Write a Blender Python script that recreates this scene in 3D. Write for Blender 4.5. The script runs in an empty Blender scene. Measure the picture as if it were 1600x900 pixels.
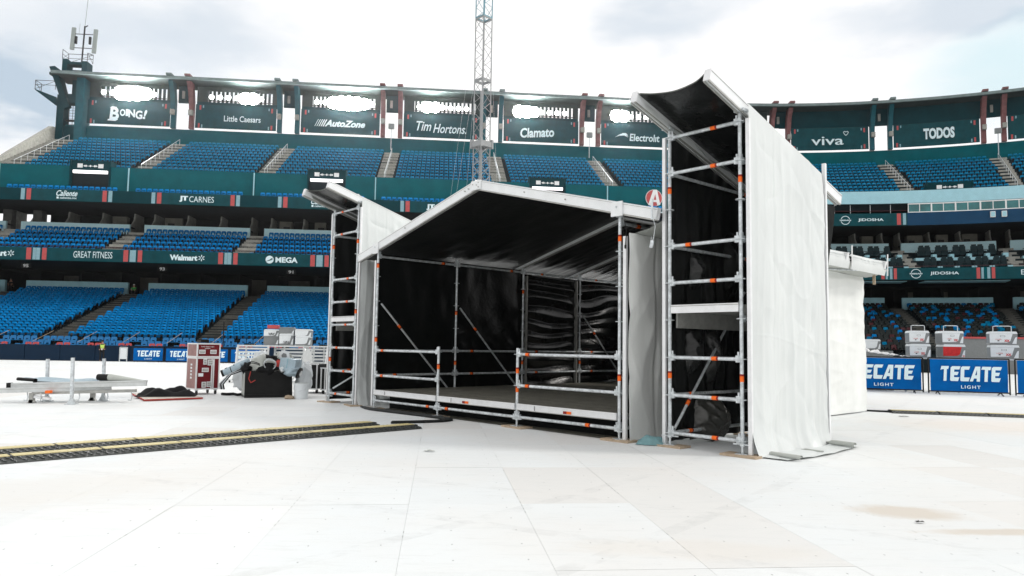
import bpy, bmesh, math, random
import numpy as np
from mathutils import Vector, Matrix, noise
R = math.radians
random.seed(7)
SC = bpy.context.scene
COL = SC.collection

# ------------------------------------------------------------------ camera
cam_d = bpy.data.cameras.new('camera'); cam = bpy.data.objects.new('camera', cam_d); COL.objects.link(cam)
cam_d.sensor_width = 36; cam_d.lens = 36*1155/1600; cam_d.clip_start = .05; cam_d.clip_end = 3000
ROLL, PITCH = .0154, .0776
cr, sr, cp, sp = math.cos(ROLL), math.sin(ROLL), math.cos(PITCH), math.sin(PITCH)
X = Vector((1, 0, 0)); ZU = Vector((0, -sp, cp)); FW = Vector((0, cp, sp))
right = X*cr + ZU*sr; up = -X*sr + ZU*cr
cam.matrix_world = Matrix.Translation((0, 0, 1.31)) @ Matrix((right, up, -FW)).transposed().to_4x4()
SC.camera = cam

# ------------------------------------------------------------------ world and sun
SUN_AZ, SUN_EL = R(98), R(38)          # azimuth from the viewing direction towards the right
w = bpy.data.worlds.new("World"); SC.world = w; w.use_nodes = True
nt = w.node_tree; nt.nodes.clear()
def nn(t, **k):
    n = nt.nodes.new(t)
    for a, b in k.items(): setattr(n, a, b)
    return n
def lk(a, b): nt.links.new(a, b)
out = nn('ShaderNodeOutputWorld'); bg = nn('ShaderNodeBackground'); bg.inputs[1].default_value = .1
sky = nn('ShaderNodeTexSky', sky_type='NISHITA', sun_disc=False); sky.sun_elevation = SUN_EL; sky.sun_rotation = SUN_AZ
tc = nn('ShaderNodeTexCoord'); mp = nn('ShaderNodeMapping'); mp.inputs['Scale'].default_value = (1.6, 1.6, 4.2)
lk(tc.outputs['Generated'], mp.inputs[0])
n1 = nn('ShaderNodeTexNoise'); n1.inputs['Scale'].default_value = 1.9; n1.inputs['Detail'].default_value = 7; n1.inputs['Roughness'].default_value = .5
lk(mp.outputs[0], n1.inputs['Vector'])
def blob(d, r, amp):
    """a darker, thinner part of the cloud cover around one direction of the sky"""
    d = Vector(d).normalized()
    dv = nn('ShaderNodeVectorMath', operation='SUBTRACT'); lk(wp.outputs[0], dv.inputs[0]); dv.inputs[1].default_value = d
    sc = nn('ShaderNodeVectorMath', operation='MULTIPLY'); lk(dv.outputs[0], sc.inputs[0]); sc.inputs[1].default_value = (1/r[0], 1/r[0], 1/r[1])
    ln = nn('ShaderNodeVectorMath', operation='LENGTH'); lk(sc.outputs[0], ln.inputs[0])
    mr = nn('ShaderNodeMapRange', interpolation_type='SMOOTHSTEP'); lk(ln.outputs['Value'], mr.inputs[0])
    mr.inputs[1].default_value = 1.25; mr.inputs[2].default_value = .15; mr.inputs[3].default_value = 0; mr.inputs[4].default_value = amp
    return mr.outputs[0]
nw = nn('ShaderNodeTexNoise'); nw.inputs['Scale'].default_value = 5; nw.inputs['Detail'].default_value = 5
lk(mp.outputs[0], nw.inputs['Vector'])
ns = nn('ShaderNodeVectorMath', operation='MULTIPLY_ADD'); lk(nw.outputs['Color'], ns.inputs[0]); ns.inputs[1].default_value = (.16, .16, .12); ns.inputs[2].default_value = (-.08, -.08, -.06)
wp = nn('ShaderNodeVectorMath', operation='ADD'); lk(tc.outputs['Generated'], wp.inputs[0]); lk(ns.outputs[0], wp.inputs[1])
def raydir(u, v):
    a, b = u-800, v-450
    x = a*cr+b*sr; y = -a*sr+b*cr
    return (X*x + ZU*(-y) + FW*1155)
cur = None
for (u, v, rx, rz, am) in [(1035, 22, .105, .048, .62), (1500, 18, .17, .045, .62), (1570, 45, .06, .02, .35), (300, 62, .20, .06, .46), (20, 130, .13, .05, .6), (70, 165, .1, .035, .4),
                           (150, 10, .3, .05, .2), (1640, 110, .10, .045, -1.0), (-300, 60, .4, .1, .5), (2100, 60, .3, .08, .5)]:
    if am < 0: continue
    o = blob(raydir(u, v), (rx, rz), am)
    if cur is None: cur = o
    else:
        ad = nn('ShaderNodeMath', operation='ADD'); lk(cur, ad.inputs[0]); lk(o, ad.inputs[1]); cur = ad.outputs[0]
blue = blob(raydir(1640, 105), (.15, .06), 1.0)
# general softness of the cloud cover everywhere
rmp = nn('ShaderNodeMapRange'); lk(n1.outputs['Fac'], rmp.inputs[0]); rmp.inputs[1].default_value = .45; rmp.inputs[2].default_value = .75; rmp.inputs[3].default_value = 0; rmp.inputs[4].default_value = .09
ad = nn('ShaderNodeMath', operation='ADD', use_clamp=True); lk(cur, ad.inputs[0]); lk(rmp.outputs[0], ad.inputs[1])
cm = nn('ShaderNodeMix', data_type='RGBA'); lk(ad.outputs[0], cm.inputs['Factor'])
cm.inputs['A'].default_value = (11.8, 11.6, 11.45, 1); cm.inputs['B'].default_value = (5.6, 6.7, 7.8, 1)
nb = nn('ShaderNodeMix', data_type='RGBA'); nb.inputs['Factor'].default_value = .93; lk(sky.outputs[0], nb.inputs['A']); lk(cm.outputs['Result'], nb.inputs['B'])
nb2 = nn('ShaderNodeMix', data_type='RGBA'); lk(blue, nb2.inputs['Factor']); lk(nb.outputs['Result'], nb2.inputs['A']); nb2.inputs['B'].default_value = (7.6, 9.2, 9.7, 1)
lk(nb2.outputs['Result'], bg.inputs[0]); lk(bg.outputs[0], out.inputs[0])

sd = bpy.data.lights.new('sun', 'SUN'); sd.energy = 1.3; sd.angle = R(9); sd.color = (1, .96, .9)
sun = bpy.data.objects.new('sun', sd); COL.objects.link(sun)
sdir = Vector((math.sin(SUN_AZ)*math.cos(SUN_EL), math.cos(SUN_AZ)*math.cos(SUN_EL), math.sin(SUN_EL)))
sun.rotation_euler = sdir.to_track_quat('Z', 'Y').to_euler(); sun.location = (40, 0, 60)
SC.view_settings.view_transform = 'Standard'; SC.view_settings.look = 'None'; SC.view_settings.exposure = 0.0; SC.view_settings.gamma = 1

# ------------------------------------------------------------------ materials
def mat(name, col, rough=.6, metal=0, var=.12, scale=6, bump=0, bscale=30, spec=.22, emit=None, estr=0, stretch=(1, 1, 1), col2=None, rvar=0, trans=0):
    m = bpy.data.materials.new(name); m.use_nodes = True; t = m.node_tree; N = t.nodes; L = t.links
    b = N['Principled BSDF']; b.inputs['Roughness'].default_value = rough; b.inputs['Metallic'].default_value = metal
    b.inputs['Specular IOR Level'].default_value = spec
    tcn = N.new('ShaderNodeTexCoord'); mpn = N.new('ShaderNodeMapping'); mpn.inputs['Scale'].default_value = stretch
    L.new(tcn.outputs['Object'], mpn.inputs[0])
    no = N.new('ShaderNodeTexNoise'); no.inputs['Scale'].default_value = scale; no.inputs['Detail'].default_value = 6; no.inputs['Roughness'].default_value = .6
    L.new(mpn.outputs[0], no.inputs['Vector'])
    mx = N.new('ShaderNodeMix'); mx.data_type = 'RGBA'
    mr = N.new('ShaderNodeMapRange'); mr.inputs[1].default_value = .3; mr.inputs[2].default_value = .7
    L.new(no.outputs['Fac'], mr.inputs[0]); L.new(mr.outputs[0], mx.inputs['Factor'])
    c = Vector(col[:3]); c2 = Vector(col2) if col2 else c*(1-var)
    c1 = c if col2 else c*(1+var*.6)
    mx.inputs['A'].default_value = (*[min(1, q) for q in c1], 1); mx.inputs['B'].default_value = (*c2, 1)
    L.new(mx.outputs['Result'], b.inputs['Base Color'])
    if rvar:
        m2 = N.new('ShaderNodeMapRange'); m2.inputs[1].default_value = .3; m2.inputs[2].default_value = .7
        m2.inputs[3].default_value = rough-rvar; m2.inputs[4].default_value = rough+rvar
        L.new(no.outputs['Fac'], m2.inputs[0]); L.new(m2.outputs[0], b.inputs['Roughness'])
    if bump:
        nb_ = N.new('ShaderNodeTexNoise'); nb_.inputs['Scale'].default_value = bscale; nb_.inputs['Detail'].default_value = 5
        L.new(mpn.outputs[0], nb_.inputs['Vector'])
        bp = N.new('ShaderNodeBump'); bp.inputs['Strength'].default_value = bump; bp.inputs['Distance'].default_value = .02
        L.new(nb_.outputs['Fac'], bp.inputs['Height']); L.new(bp.outputs[0], b.inputs['Normal'])
    if emit:
        b.inputs['Emission Color'].default_value = (*emit, 1); b.inputs['Emission Strength'].default_value = estr
    return m
M = {}
def mk(k, *a, **kw): M[k] = mat(k, *a, **kw)
mk('galv', (.64, .68, .70), .40, .45, .38, 14, .2, 70, rvar=.14)
mk('alu', (.78, .79, .80), .38, .35, .07, 8, .05, 60, rvar=.08)
mk('alu_beam', (.58, .60, .60), .4, .4, .15, 6, .08, 50, rvar=.1)
mk('alu_dull', (.42, .42, .40), .45, .5, .2, 10, .1, 60)
mk('beam_white', (.80, .82, .83), .4, .1, .06, 5, .04, 40)
mk('orange', (.95, .16, .02), .5, 0, .1, 20)
mk('darkred', (.25, .015, .015), .5)
mk('tarp_white', (.66, .69, .685), .33, 0, .10, 1.6, .3, 14, stretch=(1, 1, .25), spec=.4)
mk('tarp_bright', (.80, .82, .80), .36, 0, .08, 2.0, .3, 10, stretch=(1, 1, .4), spec=.3)
mk('tarp_grey', (.44, .46, .43), .42, 0, .10, 2.5, .35, 9, stretch=(1, 1, .5))
mk('tarp_black', (.008, .009, .009), .24, 0, .3, 5, .35, 14, spec=.45, rvar=.06)
mk('tarp_shiny', (.05, .05, .045), .2, .25, .3, 5, .3, 20, spec=.7)
mk('tarp_black_mid', (.006, .007, .007), .30, 0, .3, 5, .3, 12, spec=.26)
mk('tarp_black_soft', (.008, .009, .009), .38, 0, .3, 5, .3, 12, spec=.28)
mk('tarp_black_matt', (.005, .006, .006), .6, 0, .3, 5, .3, 12, spec=.1)
mk('deck', (.30, .285, .24), .42, 0, .1, 3.5, .3, 30, stretch=(1, 9, 1), spec=.4, col2=(.09, .092, .075), rvar=.12)
mk('wood', (.46, .36, .26), .7, 0, .25, 14, .2, 60, stretch=(1, 6, 1))
mk('ply', (.58, .52, .45), .6, 0, .12, 5)
mk('wood_red', (.45, .05, .04), .6, 0, .2)
mk('concrete', (.33, .33, .30), .85, 0, .25, 3, .3, 25)
mk('partition', (.34, .34, .31), .85, 0, .3, 2)
mk('concrete_dark', (.10, .10, .09), .85, 0, .3, 2, .2, 25)
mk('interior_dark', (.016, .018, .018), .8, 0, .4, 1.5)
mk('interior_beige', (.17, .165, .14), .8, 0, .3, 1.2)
mk('terrace', (.004, .012, .016), .75, 0, .3, 3, .1, 20)
mk('green', (.001, .098, .118), .65, 0, .18, .8, .08, 12, spec=.04)
mk('green_dark', (.002, .040, .050), .65, 0, .2, .9, .08, 12, spec=.05)
mk('banner', (.003, .060, .073), .55, 0, .25, 1.1, .16, 4, spec=.10)
mk('navy', (.0005, .015, .040), .7, 0, .15, 1.2, .1, 8)
mk('navy_blue', (.001, .045, .11), .55, 0, .15, 1)
mk('pale_blue', (.36, .62, .70), .6, 0, .08, 1.5)
mk('pale_stripe', (.25, .42, .48), .6)
mk('red_stripe', (.50, .09, .09), .6)
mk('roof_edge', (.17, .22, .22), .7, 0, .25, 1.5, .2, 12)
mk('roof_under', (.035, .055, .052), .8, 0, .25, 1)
mk('column_blue', (.004, .085, .11), .6, 0, .25, 1.5)
mk('column_red', (.20, .085, .085), .65, 0, .35, 1.8)
mk('print_white', (.72, .86, .90), .6, 0, .02)
mk('white', (.82, .83, .83), .5, 0, .05)
mk('pale_wall', (.55, .80, .86), .6, 0, .06, 1.5)
mk('seat_blue', (.0, .19, .50), .55, 0, .35, 1.6, spec=.05)
mk('seat_teal', (.0, .17, .33), .55, 0, .3, 1.6, spec=.04)
mk('seat_box', (.001, .17, .42), .3, 0, .15, .9, spec=.4)
mk('seat_red', (.50, .09, .09), .4, 0, .15)
mk('seat_maroon', (.07, .015, .02), .5, 0, .3)
mk('seat_dark', (.010, .016, .016), .45, 0, .3)
mk('seat_club', (.003, .022, .028), .5, 0, .3, 3)
mk('bracket', (.006, .008, .010), .6)
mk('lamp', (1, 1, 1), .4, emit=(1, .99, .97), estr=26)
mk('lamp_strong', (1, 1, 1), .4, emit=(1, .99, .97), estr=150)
mk('tube_light', (1, 1, 1), .4, emit=(1, .95, .95), estr=1.6)
mk('black', (.010, .010, .010), .5, 0, .3, 8, .1, 50)
mk('black_gloss', (.012, .012, .012), .3, 0, .3, 8, .1, 30)
mk('rubber', (.040, .045, .042), .38, 0, .5, 30, .9, 45, spec=.5)
mk('yellow', (.74, .65, .36), .5, 0, .1, 2, .2, 40, col2=(.58, .50, .25))
mk('maroon', (.13, .010, .014), .4, 0, .12, 5)
mk('maroon_dusty', (.33, .19, .18), .55, 0, .2, 5)
mk('banner_blue', (.0, .115, .40), .5, 0, .22, 1.5, .3, 4, spec=.06)
mk('cooler_grey', (.22, .235, .24), .4, 0, .1)
mk('cooler_white', (.74, .78, .80), .35, 0, .05)
mk('red_print', (.60, .03, .03), .45, 0, .25, 9)
mk('skin', (.35, .19, .13), .6)
mk('hivis', (.45, .65, .12), .6, 0, .1)
mk('green_shirt', (.05, .35, .08), .7)
mk('cloth_black', (.012, .012, .013), .8, 0, .3, 10, .4, 30)
mk('teal_sheet', (.16, .30, .32), .35, 0, .2, 6, .4, 12)
mk('mast', (.30, .31, .315), .45, .3, .1, 8)
mk('mast_blue', (.16, .30, .36), .45, .4, .1, 8)
mk('glass', (.03, .17, .18), .12, 0, .5, .6, spec=.5)
mk('cable', (.010, .012, .012), .5)
mk('antenna', (.30, .34, .33), .5, 0, .08)
mk('steel_white', (.66, .68, .68), .35, .3, .1, 8)
mk('skyblue_bag', (.38, .48, .54), .45, 0, .15, 8, .3, 20)

# floor covering: white plastic / ply panels, each its own slight tone, with scuffs and stains
def floor_mat():
    m = bpy.data.materials.new('floor_panel'); m.use_nodes = True; t = m.node_tree; N = t.nodes; L = t.links; b = N['Principled BSDF']
    b.inputs['Roughness'].default_value = .6; b.inputs['Specular IOR Level'].default_value = .12
    g = N.new('ShaderNodeNewGeometry'); oi = N.new('ShaderNodeObjectInfo')
    def noise_(sc, det=6, st=(1, 1, 1), r=.6):
        mp_ = N.new('ShaderNodeMapping'); mp_.inputs['Scale'].default_value = st; mp_.inputs['Rotation'].default_value = (0, 0, R(5.6)); L.new(g.outputs['Position'], mp_.inputs[0])
        n = N.new('ShaderNodeTexNoise'); n.inputs['Scale'].default_value = sc; n.inputs['Detail'].default_value = det; n.inputs['Roughness'].default_value = r; L.new(mp_.outputs[0], n.inputs['Vector']); return n.outputs['Fac']
    def rng(x, a, b_, c, d):
        q = N.new('ShaderNodeMapRange'); L.new(x, q.inputs[0])
        for i, v in zip((1, 2, 3, 4), (a, b_, c, d)): q.inputs[i].default_value = v
        return q.outputs[0]
    def mix(f, a, b_, mode='MIX'):
        q = N.new('ShaderNodeMix'); q.data_type = 'RGBA'; q.blend_type = mode
        if isinstance(f, float): q.inputs['Factor'].default_value = f
        else: L.new(f, q.inputs['Factor'])
        for k, v in (('A', a), ('B', b_)):
            if isinstance(v, tuple): q.inputs[k].default_value = (*v, 1)
            else: L.new(v, q.inputs[k])
        return q.outputs['Result']
    base = mix(rng(oi.outputs['Random'], 0, 1, 0, 1), (.785, .815, .82), (.72, .755, .765))
    base = mix(rng(oi.outputs['Random'], .80, .82, 0, .7), base, (.70, .69, .665))
    base = mix(rng(noise_(.16, 3), .45, .60, 0, .5), base, (.70, .71, .70))
    base = mix(rng(noise_(.35, 4), .42, .62, 0, .55), base, (.745, .735, .71))                 # dusty patches
    base = mix(rng(noise_(2.2, 8, (1, 6, 1), .7), .52, .75, 0, .5), base, (.60, .62, .61))     # drag marks
    base = mix(rng(noise_(14, 6, (1, 1, 1), .75), .60, .76, 0, .4), base, (.55, .54, .50))
    base = mix(rng(noise_(1.3, 10, (9, 1, 1), .8), .60, .74, 0, .35), base, (.58, .58, .56))
    base = mix(rng(noise_(45, 3, (1, 1, 1), .6), .70, .74, 0, .5), base, (.40, .39, .36))     # speckle
    # small dark hand slots in rows, two to a panel
    mpp = N.new('ShaderNodeMapping'); mpp.vector_type = 'TEXTURE'; mpp.inputs['Rotation'].default_value = (0, 0, R(5.6)); mpp.inputs['Location'].default_value = (-.64, 4.35, 0)
    L.new(g.outputs['Position'], mpp.inputs[0]); sx = N.new('ShaderNodeSeparateXYZ'); L.new(mpp.outputs[0], sx.inputs[0])
    def mth(op, a, b_=None):
        q = N.new('ShaderNodeMath'); q.operation = op
        for i_, v_ in enumerate((a, b_)):
            if v_ is None: continue
            if isinstance(v_, (int, float)): q.inputs[i_].default_value = v_
            else: L.new(v_, q.inputs[i_])
        return q.outputs[0]
    def near(x, per, off, half): return mth('LESS_THAN', mth('ABSOLUTE', mth('SUBTRACT', mth('FLOORED_MODULO', mth('SUBTRACT', x, off), per), per/2)), half)
    marks = mth('MULTIPLY', near(sx.outputs[0], .4625, .10, .0045), near(sx.outputs[1], .366, .05, .011))
    seam = mth('MULTIPLY', near(sx.outputs[0], .925, .925/2, .004), mth('MULTIPLY', near(sx.outputs[1], .12, .03, .03), mth('GREATER_THAN', noise_(1.1, 2), .57)))
    base = mix(mth('MULTIPLY', marks, .55), base, (.12, .13, .13)); base = mix(mth('MULTIPLY', seam, .42), base, (.2, .2, .19))
    # sand stain patches near the right
    def stain(cx, cy, rx, ry, rot, col, amt):
        mp_ = N.new('ShaderNodeMapping'); mp_.vector_type = 'TEXTURE'; mp_.inputs['Location'].default_value = (cx, cy, 0); mp_.inputs['Rotation'].default_value = (0, 0, rot); mp_.inputs['Scale'].default_value = (rx, ry, 1)
        L.new(g.outputs['Position'], mp_.inputs[0])
        sep = N.new('ShaderNodeVectorMath'); sep.operation = 'LENGTH'
        nz = N.new('ShaderNodeTexNoise'); nz.inputs['Scale'].default_value = 3.5; nz.inputs['Detail'].default_value = 12; nz.inputs['Roughness'].default_value = .72; L.new(g.outputs['Position'], nz.inputs['Vector'])
        ma = N.new('ShaderNodeVectorMath'); ma.operation = 'MULTIPLY_ADD'; L.new(nz.outputs['Color'], ma.inputs[0]); ma.inputs[1].default_value = (1.3, 1.3, 0); ma.inputs[2].default_value = (-.65, -.65, 0)
        fl = N.new('ShaderNodeVectorMath'); fl.operation = 'MULTIPLY'; L.new(mp_.outputs[0], fl.inputs[0]); fl.inputs[1].default_value = (1, 1, 0)
        ad_ = N.new('ShaderNodeVectorMath'); ad_.operation = 'ADD'; L.new(fl.outputs[0], ad_.inputs[0]); L.new(ma.outputs[0], ad_.inputs[1]); L.new(ad_.outputs[0], sep.inputs[0])
        return rng(sep.outputs['Value'], 1.05, .55, 0, amt)
    base = mix(stain(3.25, 6.15, .48, .30, R(-12), 0, .8), base, (.61, .555, .48))
    base = mix(stain(3.75, 5.55, .75, .12, R(4), 0, .8), base, (.61, .555, .48))
    base = mix(stain(9.5, 13.2, 3.2, 1.6, R(-10), 0, .5), base, (.74, .67, .60))
    base = mix(stain(-4.2, 6.4, 1.8, .9, R(38), 0, .45), base, (.69, .67, .63))
    base = mix(stain(1.2, 4.95, 1.0, .28, R(-4), 0, .45), base, (.70, .67, .62))
    # tyre tracks: two faint broken dark bands crossing the floor
    for cx_, cy_, an_ in ((-2.2, 7.2, R(62)), (3.2, 9.2, R(-38)), (-6.5, 13.0, R(-75))):
        mt_ = N.new('ShaderNodeMapping'); mt_.vector_type = 'TEXTURE'; mt_.inputs['Location'].default_value = (cx_, cy_, 0); mt_.inputs['Rotation'].default_value = (0, 0, an_); L.new(g.outputs['Position'], mt_.inputs[0])
        sq = N.new('ShaderNodeSeparateXYZ'); L.new(mt_.outputs[0], sq.inputs[0])
        band = mth('LESS_THAN', mth('ABSOLUTE', mth('SUBTRACT', mth('ABSOLUTE', mth('ADD', sq.outputs[0], mth('MULTIPLY', mth('SINE', mth('MULTIPLY', sq.outputs[1], .5)), .12))), .62)), .07)
        base = mix(mth('MULTIPLY', band, rng(noise_(3.5, 8, (1, 1, 1), .7), .45, .7, 0, .28)), base, (.42, .43, .42))
    L.new(base, b.inputs['Base Color'])
    bp = N.new('ShaderNodeBump'); bp.inputs['Strength'].default_value = .25; bp.inputs['Distance'].default_value = .01
    L.new(noise_(6, 8), bp.inputs['Height']); L.new(bp.outputs[0], b.inputs['Normal'])
    return m
M['floor'] = floor_mat()

# ------------------------------------------------------------------ helpers
class MB:
    def __init__(s): s.v = []; s.f = []; s.m = []; s.mats = []
    def mi(s, k):
        if k not in s.mats: s.mats.append(k)
        return s.mats.index(k)
    def add(s, vs, fs, k):
        o = len(s.v); s.v += [tuple(p) for p in vs]; i = s.mi(k)
        for f in fs: s.f.append(tuple(o+q for q in f)); s.m.append(i)
    def box(s, x0, x1, y0, y1, z0, z1, k, mtx=None):
        vs = [Vector(p) for p in ((x0, y0, z0), (x1, y0, z0), (x1, y1, z0), (x0, y1, z0), (x0, y0, z1), (x1, y0, z1), (x1, y1, z1), (x0, y1, z1))]
        if mtx: vs = [mtx @ p for p in vs]
        s.add(vs, [(0, 3, 2, 1), (4, 5, 6, 7), (0, 1, 5, 4), (1, 2, 6, 5), (2, 3, 7, 6), (3, 0, 4, 7)], k)
    def bar(s, p, q, w, h, k, upv=(0, 0, 1)):
        p, q = Vector(p), Vector(q); d = (q-p).normalized(); u = Vector(upv); sd_ = d.cross(u)
        if sd_.length < 1e-4: sd_ = d.cross(Vector((0, 1, 0)))
        sd_.normalize(); u = sd_.cross(d).normalized()
        vs = [a + sd_*i*w/2 + u*j*h/2 for a in (p, q) for i, j in ((-1, -1), (1, -1), (1, 1), (-1, 1))]
        s.add(vs, [(3, 2, 1, 0), (4, 5, 6, 7), (0, 1, 5, 4), (1, 2, 6, 5), (2, 3, 7, 6), (3, 0, 4, 7)], k)
    def tube(s, p, q, r, k, n=8, r2=None, cap=True):
        p, q = Vector(p), Vector(q); d = (q-p).normalized(); a = d.orthogonal().normalized(); b = d.cross(a); r2 = r if r2 is None else r2
        vs = []
        for c, rr in ((p, r), (q, r2)):
            for i in range(n):
                t = 2*math.pi*i/n; vs.append(c + a*rr*math.cos(t) + b*rr*math.sin(t))
        fs = [(i, (i+1) % n, n+(i+1) % n, n+i) for i in range(n)]
        if cap: fs += [tuple(range(n-1, -1, -1)), tuple(range(n, 2*n))]
        s.add(vs, fs, k)
    def path(s, pts, r, k, n=6):
        pts = [Vector(p) for p in pts]; rings = []
        a = None
        for i, p in enumerate(pts):
            d = (pts[min(i+1, len(pts)-1)]-pts[max(i-1, 0)]).normalized()
            a = (a - d*a.dot(d)).normalized() if a is not None and (a - d*a.dot(d)).length > 1e-3 else d.orthogonal().normalized()
            b = d.cross(a)
            rings.append([p + a*r*math.cos(2*math.pi*j/n) + b*r*math.sin(2*math.pi*j/n) for j in range(n)])
        vs = [v for rg in rings for v in rg]; fs = []
        for i in range(len(pts)-1):
            for j in range(n): fs.append((i*n+j, i*n+(j+1) % n, (i+1)*n+(j+1) % n, (i+1)*n+j))
        fs += [tuple(range(n-1, -1, -1)), tuple((len(pts)-1)*n+j for j in range(n))]
        s.add(vs, fs, k)
    def prism(s, poly, x0, x1, k, f=lambda x, a, b: (x, a, b)):
        n = len(poly); vs = [f(x0, a, b) for a, b in poly] + [f(x1, a, b) for a, b in poly]
        s.add(vs, [tuple(range(n-1, -1, -1)), tuple(range(n, 2*n))] + [(i, (i+1) % n, n+(i+1) % n, n+i) for i in range(n)], k)
    def grid(s, fn, nu, nv, k):
        vs = [fn(i/nu, j/nv) for j in range(nv+1) for i in range(nu+1)]
        s.add(vs, [(j*(nu+1)+i, j*(nu+1)+i+1, (j+1)*(nu+1)+i+1, (j+1)*(nu+1)+i) for j in range(nv) for i in range(nu)], k)
    def build(s, name, parent=None, loc=None, rotz=None, smooth=False, **props):
        me = bpy.data.meshes.new(name); me.from_pydata(s.v, [], s.f)
        for k in s.mats: me.materials.append(M[k] if isinstance(k, str) else k)
        if len(s.mats) > 1: me.polygons.foreach_set('material_index', s.m)
        if smooth: me.polygons.foreach_set('use_smooth', [True]*len(s.f))
        bm = bmesh.new(); bm.from_mesh(me); bmesh.ops.recalc_face_normals(bm, faces=bm.faces); bm.to_mesh(me); bm.free()
        o = bpy.data.objects.new(name, me); COL.objects.link(o)
        if parent: o.parent = parent
        if loc: o.location = loc
        if rotz is not None: o.rotation_euler = (0, 0, rotz)
        for a, b in props.items(): o[a] = b
        return o
def thing(name, label, cat, loc=(0, 0, 0), rotz=0, group=None):
    o = bpy.data.objects.new(name, None); COL.objects.link(o); o.location = loc; o.rotation_euler = (0, 0, rotz)
    o['label'] = label; o['category'] = cat
    if group: o['group'] = group
    o.empty_display_size = .2
    return o
def tag(o, label, cat, group=None):
    o['label'] = label; o['category'] = cat
    if group: o['group'] = group
    return o
def dup(o, parent=None, **kw):
    c = o.copy(); COL.objects.link(c); c.parent = parent
    for ch in list(o.children): dup(ch, c)
    for a, b in kw.items(): setattr(c, a, b)
    return c
def share(o, name, parent, loc=(0, 0, 0), rot=(0, 0, 0)):
    c = bpy.data.objects.new(name, o.data if hasattr(o, 'data') else o); COL.objects.link(c); c.parent = parent; c.location = loc; c.rotation_euler = rot
    return c

# ---- text: flat print, plane XZ facing -Y, centred
_tc = {}
def text_mesh(body, width, height, m, shear=0, bold=0.0, spacing=1.0):
    key = (body, round(width, 3), round(height, 3), m)
    if key in _tc: return _tc[key]
    cu = bpy.data.curves.new('lettering', 'FONT'); cu.body = body; cu.shear = shear; cu.offset = bold; cu.space_character = spacing; cu.resolution_u = 3
    ob = bpy.data.objects.new('lettering', cu); COL.objects.link(ob)
    dg = bpy.context.evaluated_depsgraph_get(); me = bpy.data.meshes.new_from_object(ob.evaluated_get(dg))
    bpy.data.objects.remove(ob)
    co = np.empty(len(me.vertices)*3); me.vertices.foreach_get('co', co); co = co.reshape(-1, 3)
    lo, hi = co.min(0), co.max(0); c = (lo+hi)/2; s = np.array([width/(hi[0]-lo[0]), height/(hi[1]-lo[1])])
    n = np.zeros_like(co); n[:, 0] = (co[:, 0]-c[0])*s[0]; n[:, 2] = (co[:, 1]-c[1])*s[1]
    me.vertices.foreach_set('co', n.ravel()); me.materials.clear(); me.materials.append(M[m]); me.name = 'lettering'
    _tc[key] = me; return me
def put_text(parent, body, x, z, wd, ht, m='print_white', y=-.012, shear=0, bold=0.0, rx=0, ry=0, rz=0, spacing=1.0):
    o = bpy.data.objects.new('lettering', text_mesh(body, wd, ht, m, shear, bold, spacing)); COL.objects.link(o); o.parent = parent
    o.location = (x, y, z); o.rotation_euler = (rx, ry, rz); return o

# every lettering mesh is made first, while the scene is small
TEXTS = [('BOING!', 4.2, 1.4), ('Little Caesars', 4.2, .66), ('AutoZone', 4.9, .85), ('Tim Hortons', 6.0, 1.25), ('Clamato', 4.1, 1.15)]

# ---- TECATE block lettering: slab polygons in a unit box per letter
def tecate(parent, x0, z0, W, H, y=-.014):
    L_ = {
     'T1': [[(0, .72), (.09, 1), (.86, 1), (.80, .80), (.66, .80), (.66, 0), (.36, 0), (.36, .78), (.14, .78)]],
     'E': [[(.0, .06), (.08, 0), (.80, 0), (.94, .26), (.38, .26), (.38, .40), (.72, .40), (.84, .62), (.38, .62), (.38, .78), (.90, .78), (1.02, 1), (.16, 1), (0, .90)]],
     'C': [[(.0, .06), (.08, 0), (.84, 0), (.96, .26), (.38, .26), (.38, .78), (.84, .78), (.96, 1), (.16, 1), (0, .90)]],
     'A': [[(-.08, 0), (.24, 0), (.34, .20), (.62, .20), (.62, .42), (.44, .42), (.62, .78), (.62, 0), (.94, 0), (.94, 1), (.44, 1)]],
     'T': [[(0, .80), (.10, 1), (1.0, 1), (.92, .78), (.68, .78), (.68, 0), (.36, 0), (.36, .80)]],
    }
    seq = ['T1', 'E', 'C', 'A', 'T', 'E']; lw = W/6.15
    mb = MB()
    for i, k in enumerate(seq):
        for poly in L_[k]:
            pts = [(x0+(i*1.02+a*.98)*lw + b*.10*lw, y, z0+b*H - .0*i) for a, b in poly]
            mb.add(pts, [tuple(range(len(pts)))], 'print_white')
    o = mb.build('lettering', parent)
    return o

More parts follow.
